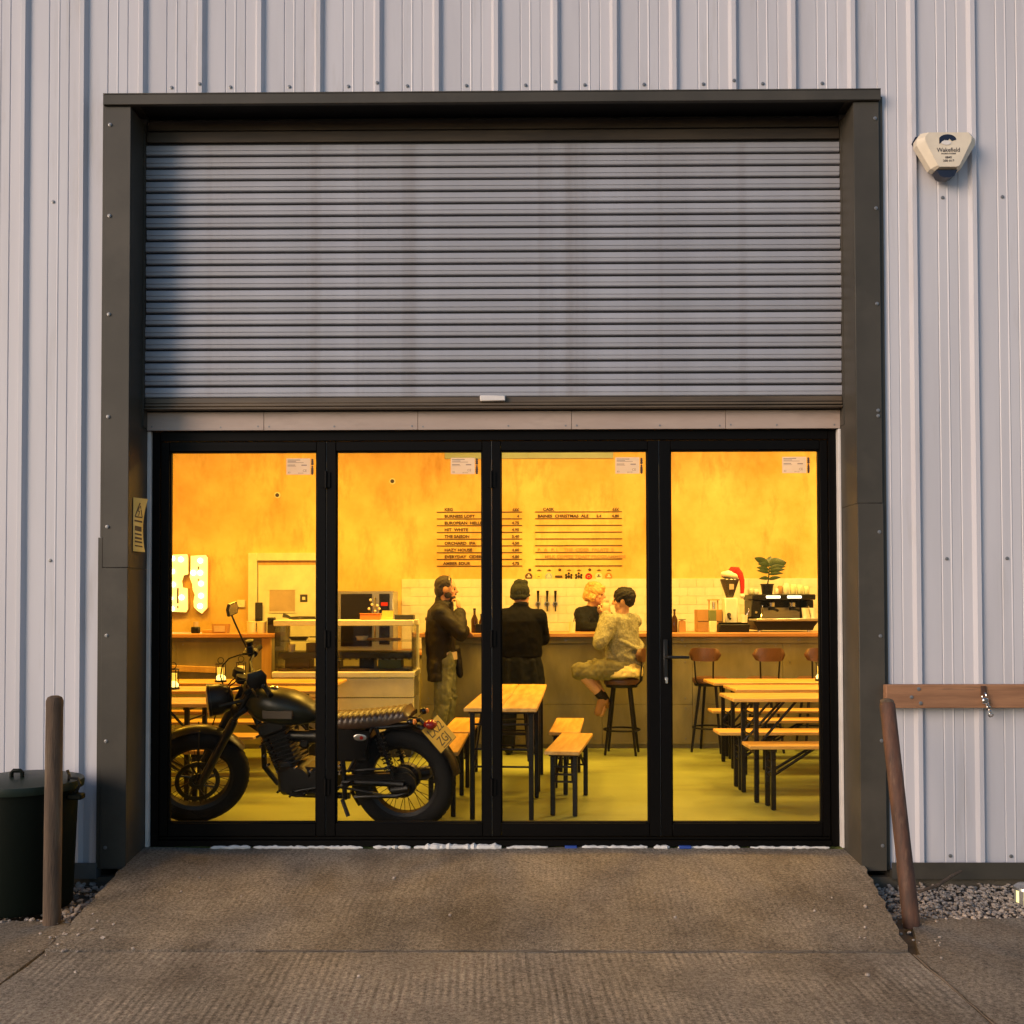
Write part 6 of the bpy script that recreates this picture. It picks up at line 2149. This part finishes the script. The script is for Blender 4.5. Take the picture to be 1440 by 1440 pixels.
# master cylinder and cables
bb("fluid_reservoir", MB().box(-.99, -.945, .165, .225, 1.06, 1.115, ch=.008).lathe([(.022, 0), (.026, .03), (0, .034)], 14, Matrix.Translation((-.965, .20, 1.113))), 'blackp', bar, FM)
mb = MB()
for pts in ([(-.96, .22, 1.04), (-1.12, .16, 1.08), (-1.20, .08, .98), (-1.12, .05, .80)], [(-.96, -.22, 1.04), (-1.10, -.18, 1.06), (-1.16, -.11, .95), (-1.08, -.06, .78), (-.93, -.05, .70)], [(-1.05, .03, .985), (-1.16, .05, .93), (-1.25, .10, .62), (-1.36, .09, .36)], [(-.98, -.2, 1.03), (-1.05, -.1, .98), (-.98, -.07, .86)]):
    P = [V(*p) for p in pts]
    Q = []
    for a, b in zip(P, P[1:]):
        Q += [a, a.lerp(b, .5)]
    Q.append(P[-1])
    for _ in range(2):
        Q = [Q[0]] + [(Q[i - 1] + Q[i] * 2 + Q[i + 1]) / 4 for i in range(1, len(Q) - 1)] + [Q[-1]]
    mb.tube(Q, .0045, 6)
bb("control_cable", mb, 'gasket', None, FM)


def mirror(stem, c, sz, ang, tilt):
    mb = MB().tube(stem, .0058, 8).ell(stem[-1], .012, n=10, m=8)
    m_ = bb("mirror", mb, 'bikematt', None, FM)
    T = Matrix.Translation(c) @ Matrix.Rotation(R(ang), 4, 'Z') @ Matrix.Rotation(R(tilt), 4, 'Y')
    poly = [(-.055, -.048), (.050, -.054), (.066, -.010), (.050, .044), (-.035, .052), (-.062, .010)]
    poly = [(a * sz, b * sz) for a, b in poly]
    big = poly
    sm = [(a * .86, b * .86) for a, b in poly]
    vs = [(-.010, a, b) for a, b in big] + [(.008, a, b) for a, b in big] + [(-.022, a * .6, b * .6) for a, b in poly]
    n = 6
    fs = [(k, (k + 1) % n, n + (k + 1) % n, n + k) for k in range(n)] + [(k, 2 * n + k, 2 * n + (k + 1) % n, (k + 1) % n) for k in range(n)] + [tuple(range(2 * n, 3 * n)), tuple(range(n, 2 * n))]
    bb("mirror_housing", MB().add(vs, fs, T), 'bikeblack', m_, FM)
    bb("mirror_glass", MB().prism(sm, .0085, .0095, 'x', T), 'chrome', m_, FM)


mirror([V(-.975, .235, 1.05), V(-1.01, .245, 1.15), V(-1.045, .265, 1.26), V(-1.06, .275, 1.315)], V(-1.05, .280, 1.345), .80, -42, 0)
mirror([V(-.955, -.235, 1.05), V(-.93, -.26, 1.035), V(-.92, -.30, 1.03), V(-.93, -.315, 1.05)], V(-.965, -.300, 1.095), .98, 100, 8)
# frame
mb = MB()
HD, HT = V(-1.02, 0, .82), V(-.965, 0, .93)
mb.tube([HT + V(-.02, 0, .02), HD + V(-.03, 0, -.06)], .032, 14)
mb.tube([HT, V(-.6, 0, .70), V(-.40, 0, .69)], .020, 10)
mb.tube([HD + V(.01, 0, -.02), V(-.92, 0, .60), V(-.80, 0, .30), V(-.70, 0, .215), V(-.36, 0, .215)], .021, 12)
for sy in (-1, 1):
    mb.tube([V(-.45, sy * .09, .70), V(-.10, sy * .10, .685), V(.06, sy * .09, .70), V(.10, sy * .04, .705)], .013, 10)
    mb.tube([V(-.42, sy * .10, .69), V(-.36, sy * .10, .45), V(-.36, sy * .09, .22)], .015, 10)
    mb.tube([V(-.33, sy * .10, .40), V(-.16, sy * .105, .68)], .011, 10)
    mb.tube([V(-.37, sy * .095, .33), V(-.1, sy * .10, .335), V(.03, sy * .105, WR)], .021, 10)
bb("frame", mb, 'bikematt')
for sy in (-1, 1):
    a, b = V(-.03, sy * .125, .37), V(-.13, sy * .125, .69)
    mb = MB().tube([a, b], .011, 10)
    n = 9
    Q = []
    for k in range(n * 10):
        t = k / (n * 10)
        ax = (b - a).normalized()
        u, v = perp(ax)
        Q.append(a.lerp(b, .15 + .7 * t) + (u * math.cos(t * n * 6.283) + v * math.sin(t * n * 6.283)) * .027)
    mb.tube(Q, .0055, 6)
    bb("shock_absorber", mb, 'bikeblack')
# tank
rings = [(-1.03, .80, .04, .05), (-1.00, .805, .085, .075), (-.93, .800, .130, .104), (-.83, .793, .150, .110), (-.73, .782, .150, .106), (-.64, .764, .130, .088), (-.57, .745, .095, .058), (-.535, .730, .06, .035)]
vs, fs = [], []
NN = 24
for (x, z, hy, hz) in rings:
    for k in range(NN):
        a = 2 * math.pi * k / NN
        cy_, sy_ = math.cos(a), math.sin(a)
        e = .72
        vs.append((x + (.02 if sy_ < 0 else 0) * (1 if x < -.8 else -1), hy * math.copysign(abs(cy_) ** e, cy_), z + hz * math.copysign(abs(sy_) ** (.8 if sy_ > 0 else .6), sy_)))
for i in range(len(rings) - 1):
    for k in range(NN):
        fs.append((i * NN + k, i * NN + (k + 1) % NN, (i + 1) * NN + (k + 1) % NN, (i + 1) * NN + k))
fs += [tuple(range(NN)), tuple((len(rings) - 1) * NN + k for k in range(NN))]
tk = bb("fuel_tank", MB().add(vs, fs), 'tank', sharp=70)
bb("filler_cap", MB().lathe([(.034, 0), (.036, .012), (.028, .018), (0, .020)], 20, Matrix.Translation((-.84, 0, .897))), 'chrome', tk)
bb("knee_pad", MB().box(-.86, -.66, -.152, -.138, .735, .790, ch=.006), 'rail_brown', tk)
# ribbed seat: a shaped cushion with rolls
mb = MB()


def seat_top(x):
    t = (x + .52) / .60
    return .735 + .030 * t + .045 * max(0, t - .25) ** 1.5


xs = [-.525 + .60 * k / 66 for k in range(67)]
vs, fs = [], []
for k, x in enumerate(xs):
    ph_ = (k % 4)
    rib = (-.004, .011, .015, .011)[ph_] if k > 4 else .005
    if k > 62:
        rib = -.012 * (k - 62)
    w_ = .118 if k > 8 else .095 + .003 * k
    zt = seat_top(x) + rib
    zb = seat_top(x) - .075 + (.02 * max(0, (k - 50)) / 16)
    if k == 66:
        zt, w_ = zb + .03, .09
    for (y, z) in ((-w_ * .93, zb), (-w_, zb + .02), (-w_ * .98, zt - .030), (-w_ * .88, zt - .010), (-w_ * .5, zt), (0, zt + .003), (w_ * .5, zt), (w_ * .88, zt - .010), (w_ * .98, zt - .030), (w_, zb + .02), (w_ * .93, zb)):
        vs.append((x, y, z))
for k in range(66):
    for q in range(11):
        fs.append((k * 11 + q, k * 11 + (q + 1) % 11, (k + 1) * 11 + (q + 1) % 11, (k + 1) * 11 + q))
fs += [tuple(range(11)), tuple(66 * 11 + q for q in range(11))]
bb("seat", MB().add(vs, fs), 'bikeseat', sharp=60)
# engine
en = bb("engine", MB().box(-.80, -.42, -.12, .12, .235, .42, ch=.03).cyl(V(-.66, -.145, .335), V(-.66, .145, .335), .095, n=24).cyl(V(-.50, -.150, .34), V(-.50, .14, .34), .075, n=24).box(-.80, -.70, -.09, .09, .30, .46, ch=.02), 'bikematt')
mb = MB()
for k in range(8):
    t = .43 + k * .026
    mb.box(-.09, .09, -.085, .085, -.004, .004, ch=.002, mtx=Matrix.Translation((-.735 - .012 * k, 0, t)) @ Matrix.Rotation(R(-20), 4, 'Y'))
mb.box(-.055, .055, -.055, .055, -.10, .12, mtx=Matrix.Translation((-.775, 0, .52)) @ Matrix.Rotation(R(-20), 4, 'Y'))
bb("cylinder_fins", mb, 'bikematt', en)
bb("cylinder_head", MB().box(-.095, .095, -.092, .092, -.045, .045, ch=.016, mtx=Matrix.Translation((-.835, 0, .665)) @ Matrix.Rotation(R(-20), 4, 'Y')), 'bikematt', en)
bb("carburettor", MB().cyl(V(-.74, -.02, .60), V(-.60, -.02, .60), .035, n=14).cyl(V(-.60, -.02, .60), V(-.50, -.02, .60), .045, n=14).box(-.66, -.60, -.06, .02, .53, .58, ch=.01), 'fork', en)
mb = MB()
random.seed(3)
for (x, z) in ((-.78, .27), (-.78, .40), (-.60, .26), (-.56, .41), (-.44, .27), (-.45, .41), (-.66, .43), (-.70, .245), (-.90, .62), (-.88, .56), (-.86, .50), (-.84, .44), (-.37, .45), (-.37, .40), (-.36, .33), (-.43, .30)):
    mb.cyl(V(x, -.152, z), V(x, -.118, z), .0075, n=8)
bb("bolt", mb, 'chrome', en)['kind'] = 'stuff'
bb("exhaust", MB().tube([V(-.86, .05, .60), V(-.96, .08, .52), V(-.97, .10, .36), V(-.90, .13, .245), V(-.70, .15, .225), V(-.35, .16, .255)], .019, 12).tube([V(-.35, .16, .255), V(-.25, .165, .27), V(.10, .17, .33), V(.13, .17, .335)], [.022, .043, .046, .03], 16), 'bikematt')
# near side details
bb("side_cover", MB().prism([(-.44, .46), (-.22, .50), (-.17, .66), (-.42, .68)], -.125, -.105, 'y'), 'bikeblack')
bb("cover_badge", MB().ell(V(-.235, -.127, .625), (.042, .003, .022), n=18, m=8), 'steel')
bb("badge_star", MB().ell(V(-.225, -.131, .625), (.012, .002, .012), n=10, m=6), 'redlens')
bb("chain_guard", MB().prism([(-.36, .375), (-.05, .395), (.05, .40), (.095, .36), (.10, .30), (.06, .335), (-.36, .345)], -.095, -.075, 'y'), 'bikeblack')
mb = MB()
mb.tube([V(-.46, -.07, .385), V(-.02, -.07, WR + .095)], .008, 6).tube([V(-.46, -.07, .30), V(-.02, -.07, WR - .095)], .008, 6)
bb("chain", mb, 'bikematt')
bb("torque_arm", MB().tube([V(-.30, -.085, .235), V(-.02, -.095, .255), V(.05, -.09, .28)], [.012, .016, .010], 8).tube([V(-.05, -.10, .29), V(.06, -.11, .31)], .025, 10), 'bikematt')
for (x, sy) in ((-.50, -1), (-.50, 1), (-.30, -1), (-.30, 1)):
    bb("footpeg", MB().tube([V(x, sy * .11, .30 if x < -.4 else .34), V(x, sy * .23, .31 if x < -.4 else .35)], [.010, .014], 10), 'gasket')
bb("gear_lever", MB().tube([V(-.52, -.155, .31), V(-.66, -.17, .285), V(-.66, -.20, .285)], [.007, .007, .010], 8), 'fork')
bb("side_stand", MB().tube([V(-.47, -.10, .23), V(-.43, -.17, .10), V(-.42, -.205, .005)], [.014, .012, .012], 8).tube([V(-.45, -.215, .006), V(-.38, -.215, .006)], .012, 8), 'bikematt')
bb("centre_stand", MB().tube([V(-.38, -.09, .22), V(-.335, -.115, .12)], .013, 8).tube([V(-.38, .09, .22), V(-.335, .115, .12)], .013, 8), 'bikematt')
bb("battery_box", MB().box(-.40, -.20, -.10, .10, .46, .66, ch=.015), 'bikematt')
# tail
bb("tail_bracket", MB().tube([V(.05, 0, .70), V(.12, 0, .715), V(.15, -.02, .69)], .014, 10).tube([V(.10, -.02, .68), V(.16, -.02, .66), V(.20, -.03, .60)], [.012, .022, .012], 10), 'bikematt')
bb("tail_lamp", MB().ell(V(.185, -.02, .690), (.042, .045, .030), n=16, m=10), 'redlens')
for sy in (-1, 1):
    ind = bb("indicator", MB().tube([V(.08, sy * .03, .70), V(.095, sy * .13, .73)], .007, 8).ell(V(.10, sy * .15, .735), (.028, .022, .022), n=12, m=8), 'bikeblack')
    bb("indicator_lens", MB().ell(V(.122, sy * .152, .737), (.012, .018, .018), n=12, m=8), 'orange', ind)
u_ = V(.35, .87, .32).normalized()
v_ = V(.645, 0, -.763)
v_ = (v_ - u_ * v_.dot(u_)).normalized()
n_ = u_.cross(-v_)
PC = V(-.437, 6.36, .622)
PM = Matrix(((u_.x, -v_.x, n_.x, PC.x), (u_.y, -v_.y, n_.y, PC.y), (u_.z, -v_.z, n_.z, PC.z), (0, 0, 0, 1)))
pb_ = MB().box(-.1145, .1145, -.089, .089, -.0015, .0015, mtx=PM).build("number_plate", 'plate', mo)
mb = MB()
mb.text("LX22", .082, PM @ Matrix.Translation((0, .010, .0022)), 'CENTER', 1.0, .0004)
mb.text("ZGJ", .082, PM @ Matrix.Translation((0, -.066, .0022)), 'CENTER', 1.0, .0004)
mb.box(-.06, .06, -.083, -.078, .0016, .0024, mtx=PM)
mb.build("plate_lettering", 'ink', pb_)
MB().box(-.118, .118, -.093, .093, -.0045, -.0018, mtx=PM).tube([PM @ V(0, .02, -.006), PM @ V(0, .06, -.06), BM @ V(.18, -.02, .63)], .010, 8).build("plate_holder", 'blackp', mo)
